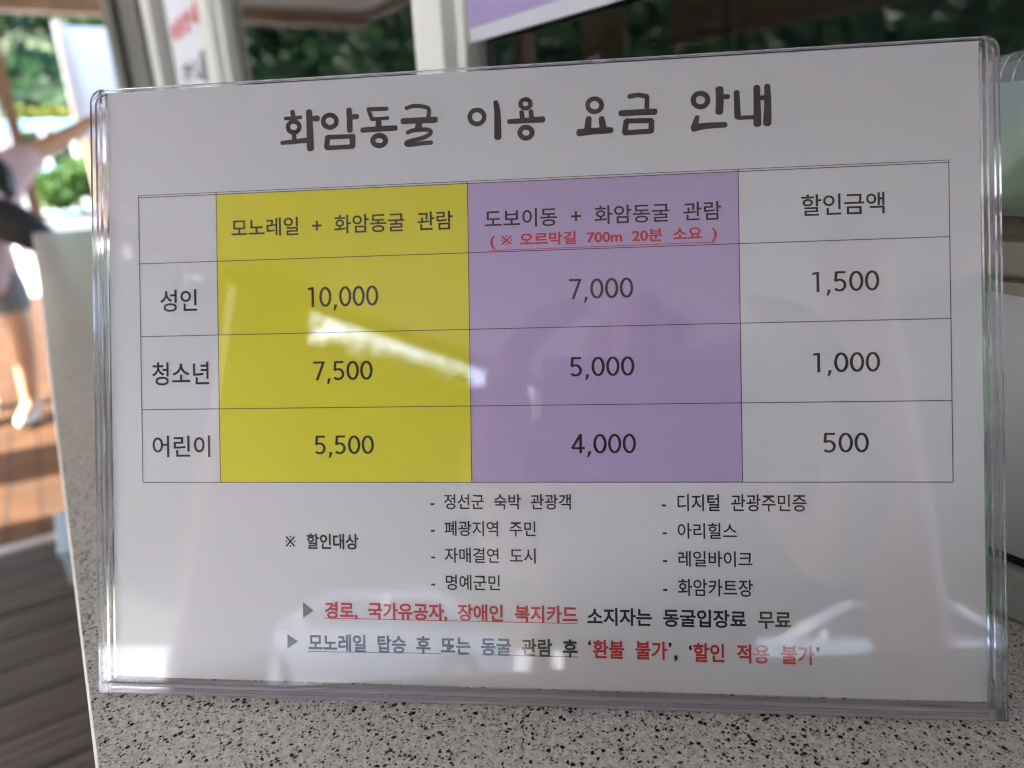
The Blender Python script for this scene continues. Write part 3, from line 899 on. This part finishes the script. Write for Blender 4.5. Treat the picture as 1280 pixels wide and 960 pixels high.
for x0, y0, x1, y1, col in UNDER:
    mm_mesh('underline', [(x0, y0 - .12, .12), (x1, y1 - .12, .12), (x1, y1 + .12, .12), (x0, y0 + .12, .12)], [(0, 1, 2, 3)], M['red_ink'] if col == 'r' else M['ink'])
for tri in TRI:
    mm_mesh('arrow_mark', [(p[0], p[1], .13) for p in tri], [(0, 1, 2)], M['line_ink'])
# brushed title: every stroke is a ribbon with rounded, slightly uneven ends
V, F = [], []
zz = 0.13
def ribbon(w0, w1, pts, z):
    P = [Vector((p[0], p[1])) for p in pts]
    # resample with Catmull-Rom so corners stay soft
    Q = []
    if len(P) > 2:
        for k in range(len(P) - 1):
            a, b, c2, d2 = P[max(k - 1, 0)], P[k], P[k + 1], P[min(k + 2, len(P) - 1)]
            for j in range(6):
                t = j / 6
                Q.append(0.5 * ((2 * b) + (c2 - a) * t + (2 * a - 5 * b + 4 * c2 - d2) * t * t + (3 * b - a - 3 * c2 + d2) * t ** 3))
        Q.append(P[-1])
    else:
        Q = [P[0].lerp(P[1], k / 6) for k in range(7)]
    n = len(Q)
    lft, rgt = [], []
    for k, q in enumerate(Q):
        t = ((Q[min(k + 1, n - 1)] - Q[max(k - 1, 0)])).normalized()
        nrm = Vector((-t.y, t.x))
        h = (w0 + (w1 - w0) * k / (n - 1)) / 2 * (1 + 0.07 * noise.noise(Vector((q.x * 0.9, q.y * 0.9, z))))
        lft.append(q + nrm * h)
        rgt.append(q - nrm * h)
    def cap(q, t, h, out):
        nrm = Vector((-t.y, t.x))
        return [q + (nrm * math.cos(a) + t * math.sin(a) * 0.75) * h for a in [math.pi * j / 7 for j in range(1, 7)]]
    t1 = (Q[-1] - Q[-2]).normalized()
    t0 = (Q[0] - Q[1]).normalized()
    end = cap(Q[-1], t1, w1 / 2, 1)
    start = cap(Q[0], t0, w0 / 2, 1)
    i0 = len(V)
    for a, b in zip(lft, rgt):
        V.append((a.x, a.y, z)); V.append((b.x, b.y, z))
    for k in range(n - 1):
        F.append((i0 + 2 * k + 1, i0 + 2 * k + 3, i0 + 2 * k + 2, i0 + 2 * k))
    j0 = len(V)
    for a in end:
        V.append((a.x, a.y, z))
    F.append([i0 + 2 * (n - 1) + 1] + list(range(j0 + 5, j0 - 1, -1)) + [i0 + 2 * (n - 1)])
    j0 = len(V)
    for a in start:
        V.append((a.x, a.y, z))
    F.append([i0] + list(range(j0 + 5, j0 - 1, -1)) + [i0 + 1])
for k, (w0, w1, pts) in enumerate(STROKES):
    ribbon(w0 * 1.13, w1 * 1.13, pts, zz + 0.0008 * k)
mm_mesh('title_lettering', V, F, M['title_ink'])

# ------------------------------------------------------------------ things on the glass and behind it
poster = tag(empty('purple_poster', (0, 0, 0)), 'purple poster with white border taped on the booth window above the sign', 'poster')
MB().box((-0.3045, 0.1745, 1.3005), (0.20, 0.1765, 1.72)).build('white_border', M['poster_white'], poster)
MB().box((-0.2985, 0.1735, 1.3095), (0.194, 0.1742, 1.71)).build('purple_field', M['poster_purple'], poster)
v, f = fit_text('※ 화암동굴 이용 요금 안내', -0.293, -0.13, 1.3265, 1.3345, 0.1732, 0.015)
raw_mesh('poster_text', [(p[0], 0.1732, p[1]) for p in v], f, M['ink'], poster)
notice = tag(empty('white_notice', (0, 0, 0)), 'white notice with a row of red letters on the far narrow window', 'notice')
MB().box((-1.385, 0.1745, 1.22), (-1.10, 0.1785, 1.80)).build('white_board', M['notice_white'], notice)
for k, ch in enumerate('이용안내'):
    x0 = -1.357 + k * 0.0625
    v, f = fit_text(ch, x0, x0 + 0.046, 1.437, 1.470, 0, 0.05)
    raw_mesh('red_letter', [(p[0], 0.1735, p[1]) for p in v], f, M['red_ink'], notice)
for k, ch in enumerate('안내'):
    x0 = -1.32 + k * 0.11
    v, f = fit_text(ch, x0, x0 + 0.085, 1.352, 1.40, 0, 0.02)
    raw_mesh('dark_letter', [(p[0], 0.1735, p[1]) for p in v], f, M['line_ink'], notice)

# standing calendar with a wire coil, just inside the window
cal = tag(empty('desk_calendar', (0.115, 0.228, 1.192)), 'coil bound standing calendar with a pale teal page behind the window glass', 'calendar')
sill = MB().box((-0.29, 0.195, 1.140), (1.59, 0.344, 1.1905)).build('inner_sill', M['rail'], booth)
def cpl(y, z0, z1, dx0, dx1, name, mat, t=0.0012):
    m = MB()
    lean = 0.22
    a = [(dx0, y + lean * (z1 - z0) * s, z0 if s == 0 else z1) for s in (0, 1)]
    m.box((dx0, -t / 2, z0), (dx1, t / 2, z1), rot=Matrix.Rotation(-R(10), 3, 'X'), piv=(0, 0, 0.0605))
    for v in m.bm.verts:
        v.co.y += y
    return m.build(name, mat, cal)
cpl(0.000, 0.002, 0.0605, -0.125, 0.125, 'cover_board', M['cover'])
cpl(-0.0020, 0.003, 0.0535, -0.122, 0.122, 'page', M['page'], 0.0008)
pic = MB()
pts = [(-0.118, 0.010), (-0.085, 0.006), (-0.02, 0.012), (0.06, 0.008), (0.11, 0.020), (0.05, 0.030), (-0.01, 0.046), (-0.05, 0.034), (-0.078, 0.049), (-0.095, 0.032), (-0.110, 0.040)]
for k in range(1, len(pts) - 1):
    pic.quad(*[(p[0], -0.0034, p[1]) for p in (pts[0], pts[k], pts[k + 1])])
for v in pic.bm.verts:
    dz = v.co.z - 0.0605
    v.co.y += dz * math.tan(R(10))
pic.build('page_picture', M['page_green'], cal)
coil = MB()
for k in range(52):
    x = -0.118 + k * 0.0046
    pts = [(x + 0.0011 * math.sin(a) , 0.0005 + 0.0062 * math.cos(a), 0.0575 + 0.0068 * math.sin(a)) for a in [2 * math.pi * j / 14 for j in range(14)]]
    coil.tube(pts, 0.0004, 6, closed=True)
coil.build('coil', M['metal'], cal, True)
bk = MB().box((-0.125, -0.0006, 0.0), (0.125, 0.0006, 0.0610), rot=Matrix.Rotation(R(20), 3, 'X'), piv=(0, 0, 0.0605)).build('back_leg', M['cover'], cal)

# ------------------------------------------------------------------ beyond the counter's end
sb = tag(empty('white_signboard', (-8.62, 0.66, 0)), 'bright white hanging signboard in a pale grey frame at the canopy end', 'signboard')
MB().box((-0.01, -0.165, 1.56), (0.01, 0.23, 2.56)).build('white_face', M['banner'], sb)
MB().box((-0.03, -0.235, 1.52), (0.03, -0.167, 2.60)).box((-0.025, 0.232, 1.52), (0.025, 0.262, 2.60)).box((-0.025, -0.166, 1.522), (0.025, 0.231, 1.558)).build('frame', M['grey_frame'], sb, bevel=0.004)
MB().box((-0.05, -0.20, -0.05), (0.05, -0.08, 1.518)).build('post', M['tan'], sb, bevel=0.006)
MB().box((-0.13, -0.27, -0.05), (0.13, -0.01, 0.05)).build('post_base', M['tan'], sb, bevel=0.006)

rl = tag(empty('turquoise_railing', (-13, 0.8, 0)), 'turquoise topped railing with white posts below yellow flowers', 'railing')
MB().box((-0.06, -2.6, 1.80), (0.06, 2.6, 1.94)).build('top_rail', M['teal'], rl, bevel=0.012)
for k in range(14):
    y = -2.5 + k * 0.385
    MB().box((-0.045, y - 0.045, -0.06), (0.045, y + 0.045, 1.80)).build('post', M['white_paint'], rl, bevel=0.006)
MB().box((-0.02, -2.6, 0.55), (0.02, 2.6, 0.62)).box((-0.02, -2.6, 1.2), (0.02, 2.6, 1.26)).build('lower_rail', M['teal'], rl)

def bush(name, label, cat, base, crowns, per, size, mat, group=None, stem=0.03):
    o = tag(empty(name, base), label, cat, group)
    V, F = leaf_cloud([c[:3] for c in crowns], [c[3] for c in crowns], per, size, rng)
    raw_mesh('foliage', V, F, mat, o)
    m = MB()
    for c in crowns:
        m.tube([(c[0] * 0.2, c[1] * 0.2, -0.06), (c[0] * 0.6, c[1] * 0.6, c[2] * 0.5), (c[0], c[1], c[2])], [stem, stem * 0.7, stem * 0.3], 7)
    m.build('stem', M['bark'], o)
    return o
bush('flowering_bush', 'yellow flowering bush rising behind the turquoise railing', 'bush', (-14.2, 0.5, 0), [(0, -0.9, 1.98, 0.22), (0.1, -0.45, 2.02, 0.22), (0, 0, 2.0, 0.25), (-0.1, 0.45, 2.03, 0.22), (0.1, 0.95, 1.98, 0.22)], 500, 0.06, M['flower'])
pl = tag(empty('planter', (-10.4, 0.55, 0)), 'grey stone planter holding a broad leaved shrub beyond the canopy', 'planter')
MB().prism([(-0.9, -0.06), (0.9, -0.06), (0.95, 0.74), (0.88, 0.74), (0.86, 0.66), (-0.86, 0.66), (-0.88, 0.74), (-0.95, 0.74)], -0.28, 0.28, 'x').build('trough', M['concrete'], pl, bevel=0.01)
MB().box((-0.26, -0.86, 0.6), (0.26, 0.86, 0.70)).build('soil', M['soil'], pl)
bush('leafy_shrub', 'bright green shrub growing in the grey stone planter', 'shrub', (-10.4, 0.55, 0.70), [(0, -0.35, 0.3, 0.28), (0, -0.05, 0.42, 0.30), (0.05, 0.30, 0.36, 0.28), (0, 0.62, 0.34, 0.26)], 420, 0.055, M['leaf_light'])
bush('small_tree', 'green tree beside the booth corner beyond the signboard', 'tree', (-11.5, 1.9, 0), [(0, 0, 2.3, 0.7), (0.2, 0.4, 3.0, 0.8), (-0.2, -0.1, 3.6, 0.7), (0.1, 0.7, 2.2, 0.6)], 700, 0.09, M['leaf_light'], None, 0.06)

bn = tag(empty('blue_bin', (-2.36, -0.04, 0)), 'pale blue plastic bin on the deck under the counter edge', 'bin')
MB().prism([(-0.12, -0.22), (0.19, -0.22), (0.19, 0.24), (-0.12, 0.24)], 0.003, 0.11, 'z').build('body', M['blue'], bn, bevel=0.012)
MB().box((-0.13, -0.23, 0.112), (0.20, 0.25, 0.13)).build('lid', M['blue'], bn, bevel=0.006)

# ------------------------------------------------------------------ people
def hand(J, Bn, key, wrist, d, up, curl=0.5, thumb=1, s=1.0):
    """palm, four unequal fingers and a thumb; d = pointing direction, up = back of the hand"""
    d = Vector(d).normalized(); up = Vector(up)
    up = (up - d * up.dot(d)).normalized()
    side = d.cross(up) * thumb
    w = Vector(wrist)
    palm = w + d * 0.045 * s
    J[key + 'p'] = (tuple(palm), 0.023 * s)
    Bn.append((key, key + 'p'))
    for i, (off, ln) in enumerate(((-0.027, 0.072), (-0.009, 0.080), (0.010, 0.075), (0.027, 0.060))):
        k0 = palm + d * 0.042 * s - side * off * s
        q = d.copy()
        prev = key + 'p'
        pos = k0
        J[key + 'k%d' % i] = (tuple(pos), 0.0095 * s)
        Bn.append((prev, key + 'k%d' % i))
        prev = key + 'k%d' % i
        for j, fr in enumerate((0.45, 0.32, 0.23)):
            q = (q * math.cos(curl) - up * math.sin(curl)).normalized() if j else (q * math.cos(curl * .6) - up * math.sin(curl * .6)).normalized()
            upn = q.cross(side * thumb).normalized()
            up_l = (up - q * up.dot(q))
            pos = pos + q * ln * fr * s
            J[key + 'f%d%d' % (i, j)] = (tuple(pos), (0.0085 - 0.001 * j) * s)
            Bn.append((prev, key + 'f%d%d' % (i, j)))
            prev = key + 'f%d%d' % (i, j)
    t0 = w + d * 0.03 * s + side * 0.026 * s
    J[key + 't0'] = (tuple(t0), 0.012 * s)
    t1 = t0 + (side * 0.7 + d * 0.7).normalized() * 0.036 * s - up * 0.008
    J[key + 't1'] = (tuple(t1), 0.0105 * s)
    t2 = t1 + (side * 0.35 + d * 0.93).normalized() * 0.03 * s - up * 0.01
    J[key + 't2'] = (tuple(t2), 0.009 * s)
    Bn += [(key + 'p', key + 't0'), (key + 't0', key + 't1'), (key + 't1', key + 't2')]

def face(root, c, f, r, mat_eye):
    """eyes, ears either side of a head of radius r looking along f"""
    f = Vector(f).normalized(); c = Vector(c)
    s = f.cross(Vector((0, 0, 1))).normalized()
    for k in (-1, 1):
        MB().ball(c + f * r * 0.88 + s * k * r * 0.36 + Vector((0, 0, r * 0.02)), r * 0.095, 2).build('eye', mat_eye, root, True)
    for k in (-1, 1):
        MB().ball(c + s * k * r * 0.95 - Vector((0, 0, r * 0.1)), r * 0.3, 2, (0.6, 0.6, 1)).build('ear', M['skin'], root, True)

p1 = tag(empty('person', (0, 0, 0)), 'person in pale pink shirt, grey shorts and cream shoes reaching towards the booth', 'person')
J = {'pel': ((-4.05, -0.37, 0.80), (0.15, 0.10)), 'spi': ((-4.05, -0.33, 1.00), (0.125, 0.09)), 'che': ((-4.04, -0.28, 1.18), (0.15, 0.10)),
     'nec': ((-4.03, -0.31, 1.36), 0.05), 'hea': ((-4.01, -0.36, 1.46), 0.088), 'top': ((-4.02, -0.385, 1.545), 0.07), 'nos': ((-3.915, -0.355, 1.455), 0.016),
     'lsh': ((-4.07, -0.12, 1.275), 0.06), 'lel': ((-4.12, 0.10, 1.385), 0.043), 'lw': ((-4.14, 0.27, 1.472), 0.028),
     'rsh': ((-3.93, -0.40, 1.25), 0.058), 'rel': ((-3.86, -0.14, 0.955), 0.043), 'rw': ((-3.82, 0.08, 0.79), 0.027),
     'lhi': ((-4.05, -0.295, 0.74), 0.085), 'lkn': ((-4.01, -0.29, 0.46), 0.055), 'lca': ((-4.05, -0.31, 0.33), 0.055), 'lan': ((-4.06, -0.335, 0.09), 0.036), 'lto': ((-3.96, -0.385, 0.045), 0.034),
     'rhi': ((-4.05, -0.455, 0.74), 0.085), 'rkn': ((-4.10, -0.50, 0.46), 0.055), 'rca': ((-4.16, -0.51, 0.33), 0.055), 'ran': ((-4.21, -0.52, 0.09), 0.036), 'rto': ((-4.10, -0.565, 0.045), 0.034)}
Bn = [('pel', 'spi'), ('spi', 'che'), ('che', 'nec'), ('nec', 'hea'), ('hea', 'top'), ('hea', 'nos'), ('che', 'lsh'), ('lsh', 'lel'), ('lel', 'lw'), ('che', 'rsh'), ('rsh', 'rel'), ('rel', 'rw'),
      ('pel', 'lhi'), ('lhi', 'lkn'), ('lkn', 'lca'), ('lca', 'lan'), ('lan', 'lto'), ('pel', 'rhi'), ('rhi', 'rkn'), ('rkn', 'rca'), ('rca', 'ran'), ('ran', 'rto')]
hand(J, Bn, 'lw', J['lw'][0], (-0.02, 0.17, 0.087), (0.2, -0.3, 1), 0.25, 1)
hand(J, Bn, 'rw', J['rw'][0], (0.04, 0.22, -0.15), (0.3, 0.3, 1), 0.3, -1)
skin_mesh('body', J, Bn, M['skin'], p1)
face(p1, (-4.01, -0.36, 1.47), (1, 0.05, -0.05), 0.088, M['black'])
H = {'a': ((-4.05, -0.39, 1.53), 0.095), 'b': ((-4.09, -0.37, 1.44), 0.095), 'c': ((-4.08, -0.31, 1.30), 0.075), 'd': ((-3.95, -0.205, 1.24), 0.06), 'e': ((-3.90, -0.185, 1.11), 0.036)}
skin_mesh('hair', H, [('a', 'b'), ('b', 'c'), ('c', 'd'), ('d', 'e')], M['hair'], p1)
S = {'a': ((-4.05, -0.385, 0.64), (0.195, 0.13)), 'b': ((-4.05, -0.365, 0.82), (0.18, 0.13)), 'c': ((-4.05, -0.33, 1.00), (0.155, 0.12)), 'd': ((-4.04, -0.28, 1.18), (0.17, 0.125)), 'n': ((-4.035, -0.30, 1.30), 0.085),
     'l': ((-4.07, -0.12, 1.275), 0.085), 'l2': ((-4.09, -0.02, 1.318), 0.078), 'r': ((-3.93, -0.40, 1.25), 0.085), 'r2': ((-3.88, -0.22, 1.04), 0.075)}
skin_mesh('shirt', S, [('a', 'b'), ('b', 'c'), ('c', 'd'), ('d', 'n'), ('d', 'l'), ('l', 'l2'), ('d', 'r'), ('r', 'r2')], M['shirt'], p1)
Q = {'w': ((-4.05, -0.37, 0.88), (0.13, 0.10)), 'p': ((-4.05, -0.375, 0.79), (0.14, 0.11)), 'l': ((-4.05, -0.295, 0.70), 0.10), 'l2': ((-4.02, -0.29, 0.53), 0.088), 'r': ((-4.05, -0.455, 0.70), 0.10), 'r2': ((-4.085, -0.485, 0.53), 0.088)}
skin_mesh('shorts', Q, [('w', 'p'), ('p', 'l'), ('l', 'l2'), ('p', 'r'), ('r', 'r2')], M['shorts'], p1)
for a, b in (((-4.07, -0.335), (-3.94, -0.40)), ((-4.22, -0.52), (-4.08, -0.575))):
    u = Vector((b[0] - a[0], b[1] - a[1], 0))
    A = Vector((a[0], a[1], 0))
    sh = skin_mesh('shoe', {'h': (tuple(A - u * 0.15 + Vector((0, 0, 0.045))), 0.044), 'm': (tuple(A + u * 0.5 + Vector((0, 0, 0.042))), 0.043), 't': (tuple(A + u + Vector((0, 0, 0.03))), 0.034), 'k': (tuple(A - u * 0.1 + Vector((0, 0, 0.10))), 0.046)},
                   [('h', 'm'), ('m', 't'), ('h', 'k')], M['shoe'], p1)
bg_ = tag(empty('shoulder_bag', (-3.86, -0.20, 1.0)), 'black shoulder bag slung across the front of the person in pink', 'bag')
m = MB().ball((0, 0, 0), 1.0, 3, (0.055, 0.20, 0.095), 0.12, 2.0)
m2 = m.build('pouch', M['black'], bg_, True)
m2.rotation_euler = (R(-38), 0, 0)
st_ = MB().tube([(-0.01, -0.12, 0.10), (-0.05, -0.24, 0.22), (-0.14, -0.29, 0.29), (-0.26, -0.22, 0.27), (-0.31, -0.05, 0.05), (-0.27, 0.10, -0.20), (-0.10, 0.14, -0.16), (0.0, 0.10, -0.10)], 0.012, 8).build('strap', M['black'], bg_, True)

# the photographer behind the camera, known only by the reflection in the clear sheet
RT = rm @ Vector((1, 0, 0)); UP = rm @ Vector((0, 1, 0)); BK = rm @ Vector((0, 0, 1))
BO = CAM + Vector((0.858, -0.51, 0)) * 0.80
fw = Vector((-0.858, 0.51, 0)); sd = Vector((0.51, 0.858, 0))
def PB(f, s, z):
    q = BO + fw * f + sd * s
    return (q.x, q.y, z)
lw = CAM - RT * 0.075 + BK * 0.05 - UP * 0.07
rw = CAM + RT * 0.185 + BK * 0.05 - UP * 0.07
p2 = tag(empty('person', (0, 0, 0)), 'person in a dark shirt photographing the fee sheet, mirrored in its clear cover', 'person')
J = {'pel': (PB(0, 0, 0.93), (0.075, 0.065)), 'spi': (PB(0, 0, 1.10), (0.10, 0.08)), 'che': (PB(0, 0, 1.28), (0.15, 0.10)), 'nec': (PB(0.01, 0, 1.45), 0.05), 'hea': (PB(0.04, 0, 1.57), 0.09), 'top': (PB(0.03, 0, 1.66), 0.075), 'nos': (PB(0.14, 0, 1.565), 0.016),
     'lsh': (PB(0, -0.18, 1.38), 0.055), 'lel': (PB(0.20, -0.20, 1.16), 0.042), 'lw': (tuple(lw), 0.026),
     'rsh': (PB(0, 0.18, 1.38), 0.055), 'rel': (PB(0.20, 0.24, 1.16), 0.042), 'rw': (tuple(rw), 0.026)}
Bn = [('pel', 'spi'), ('spi', 'che'), ('che', 'nec'), ('nec', 'hea'), ('hea', 'top'), ('hea', 'nos'), ('che', 'lsh'), ('lsh', 'lel'), ('lel', 'lw'), ('che', 'rsh'), ('rsh', 'rel'), ('rel', 'rw')]
for k, s in (('l', -0.10), ('r', 0.10)):
    J[k + 'hi'] = (PB(0, s, 0.86), 0.085); J[k + 'kn'] = (PB(0.02, s, 0.48), 0.058); J[k + 'an'] = (PB(-0.02, s, 0.10), 0.04); J[k + 'to'] = (PB(0.12, s, 0.045), 0.036)
    Bn += [('pel', k + 'hi'), (k + 'hi', k + 'kn'), (k + 'kn', k + 'an'), (k + 'an', k + 'to')]
hand(J, Bn, 'lw', lw, (UP * 0.9 + RT * 0.15), (BK * -0.3 - RT), 0.75, 1)
hand(J, Bn, 'rw', rw, (UP * 0.9 - RT * 0.15), (BK * -0.3 + RT), 0.75, -1)
skin_mesh('body', J, Bn, M['skin'], p2)
face(p2, PB(0.04, 0, 1.58), tuple(fw), 0.09, M['black'])
skin_mesh('hair', {'a': (PB(-0.01, 0, 1.665), 0.095), 'b': (PB(-0.05, 0, 1.57), 0.09), 'c': (PB(-0.05, 0, 1.48), 0.06)}, [('a', 'b'), ('b', 'c')], M['hair'], p2)
skin_mesh('shirt', {'a': (PB(0, 0, 0.80), (0.175, 0.155)), 'b': (PB(0, 0, 1.08), (0.165, 0.14)), 'c': (PB(0, 0, 1.28), (0.17, 0.125)), 'n': (PB(0.005, 0, 1.40), 0.08), 'l': (PB(0, -0.18, 1.375), 0.08), 'l2': (PB(0.11, -0.195, 1.25), 0.072), 'r': (PB(0, 0.18, 1.375), 0.08), 'r2': (PB(0.11, 0.215, 1.25), 0.072)},
          [('a', 'b'), ('b', 'c'), ('c', 'n'), ('c', 'l'), ('l', 'l2'), ('c', 'r'), ('r', 'r2')], M['navy'], p2)
skin_mesh('trousers', {'w': (PB(0, 0, 1.02), (0.14, 0.12)), 'p': (PB(0, 0, 0.92), (0.15, 0.125)), 'l': (PB(0, -0.10, 0.82), 0.10), 'l2': (PB(0.02, -0.10, 0.48), 0.08), 'l3': (PB(-0.02, -0.10, 0.13), 0.07), 'r': (PB(0, 0.10, 0.82), 0.10), 'r2': (PB(0.02, 0.10, 0.48), 0.08), 'r3': (PB(-0.02, 0.10, 0.13), 0.07)},
          [('w', 'p'), ('p', 'l'), ('l', 'l2'), ('l2', 'l3'), ('p', 'r'), ('r', 'r2'), ('r2', 'r3')], M['navy'], p2)
for s in (-0.10, 0.10):
    skin_mesh('shoe', {'h': (PB(-0.04, s, 0.045), 0.044), 'm': (PB(0.08, s, 0.042), 0.043), 't': (PB(0.17, s, 0.035), 0.034), 'k': (PB(-0.03, s, 0.10), 0.046)}, [('h', 'm'), ('m', 't'), ('h', 'k')], M['black'], p2)
ph = tag(empty('smartphone', (0, 0, 0)), 'dark smartphone with a row of three lenses held level before the sign', 'phone')
ph.matrix_world = Matrix.Translation(CAM + BK * 0.012) @ rm.to_4x4()
MB().box((-0.03, -0.058, -0.004), (0.130, 0.017, 0.004)).build('case', M['cover'], ph, bevel=0.0035, segs=3)
for k in (-1, 0, 1):
    if k:
        MB().tube([(k * 0.017, 0, -0.0041), (k * 0.017, 0, -0.0062)], 0.0065, 20).build('lens', M['car_glass'], ph)
MB().box((-0.027, -0.055, 0.0041), (0.127, 0.014, 0.0046)).build('screen', M['car_glass'], ph)

# ------------------------------------------------------------------ cars standing in the sun in front (seen in the reflections)
def make_car(label):
    root = tag(empty('parked_car', (0, 0, 0)), label, 'car', 'cars parked in the sun before the booth')
    low = [(-2.15, 0.30), (-2.2, 0.62), (-2.05, 0.86), (-1.2, 0.95), (1.0, 0.98), (1.9, 0.92), (2.18, 0.72), (2.2, 0.34), (1.9, 0.24), (-1.9, 0.24)]
    MB().prism(low, -0.86, 0.86, 'y').build('body', M['car_paint'], root, False, bevel=0.07, segs=3)
    cab = MB()
    lo = [(-1.35, -0.80, 0.93), (1.62, -0.80, 0.95), (1.62, 0.80, 0.95), (-1.35, 0.80, 0.93)]
    hi = [(-0.50, -0.62, 1.42), (0.98, -0.62, 1.42), (0.98, 0.62, 1.42), (-0.50, 0.62, 1.42)]
    va = [cab.bm.verts.new(p) for p in lo]; vb = [cab.bm.verts.new(p) for p in hi]
    for k in range(4):
        cab.bm.faces.new((va[k], va[(k + 1) % 4], vb[(k + 1) % 4], vb[k]))
    cab.bm.faces.new(vb)
    cab.build('window_glass', M['car_glass'], root, False, bevel=0.03)
    MB().box((-0.54, -0.635, 1.415), (1.02, 0.635, 1.475)).build('roof', M['car_paint'], root, bevel=0.03, segs=3)
    for sy in (-1, 1):
        for a, c in (((-1.36, 0.94), (-0.52, 1.42)), ((0.22, 0.95), (0.22, 1.42)), ((1.64, 0.95), (1.00, 1.42))):
            MB().tube([(a[0], sy * 0.815, a[1]), (c[0], sy * 0.635, c[1])], 0.035, 8).build('window_pillar', M['car_paint'], root, True)
    for sx in (-1.35, 1.35):
        for sy in (-1, 1):
            wv = MB().tube([(sx, sy * 0.70, 0.31), (sx, sy * 0.88, 0.31)], 0.31, 28).build('wheel', M['rubber'], root)
            MB().tube([(sx, sy * 0.86, 0.31), (sx, sy * 0.89, 0.31)], 0.20, 20).build('rim', M['metal'], wv)
    for sy in (-1, 1):
        MB().ball((-2.13, sy * 0.62, 0.70), 0.13, 2, (0.5, 1.3, 0.7)).build('headlight', M['metal'], root, True)
        MB().box((2.12, sy * 0.62 - 0.15, 0.66), (2.205, sy * 0.62 + 0.15, 0.80)).build('tail_light', M['red_ink'], root, bevel=0.02)
        MB().ball((-0.95, sy * 0.98, 0.98), 0.11, 2, (0.6, 1, 0.7)).build('mirror', M['car_paint'], root, True)
    return root
def kids(o):
    return [c for c in bpy.data.objects if c.parent == o]
def copy_tree(o, parent=None):
    c = o.copy()
    COL.objects.link(c)
    if parent:
        c.parent = parent
    for ch in kids(o):
        copy_tree(ch, c)
    return c
car = make_car('white car past the eave, reflected at lower left of the fee sheet')
CARS = [((6.5, -9.6, -0.06), 33, None),
        ((12.4, -4.0, -0.06), 60, 'white car reflected at the lower right corner of the fee sheet')]
cars = [car] + [copy_tree(car) for _ in CARS[1:]]
for o, (loc, rz, lab) in zip(cars, CARS):
    o.location = loc
    o.rotation_euler = (0, 0, R(rz))
    if lab:
        o['label'] = lab
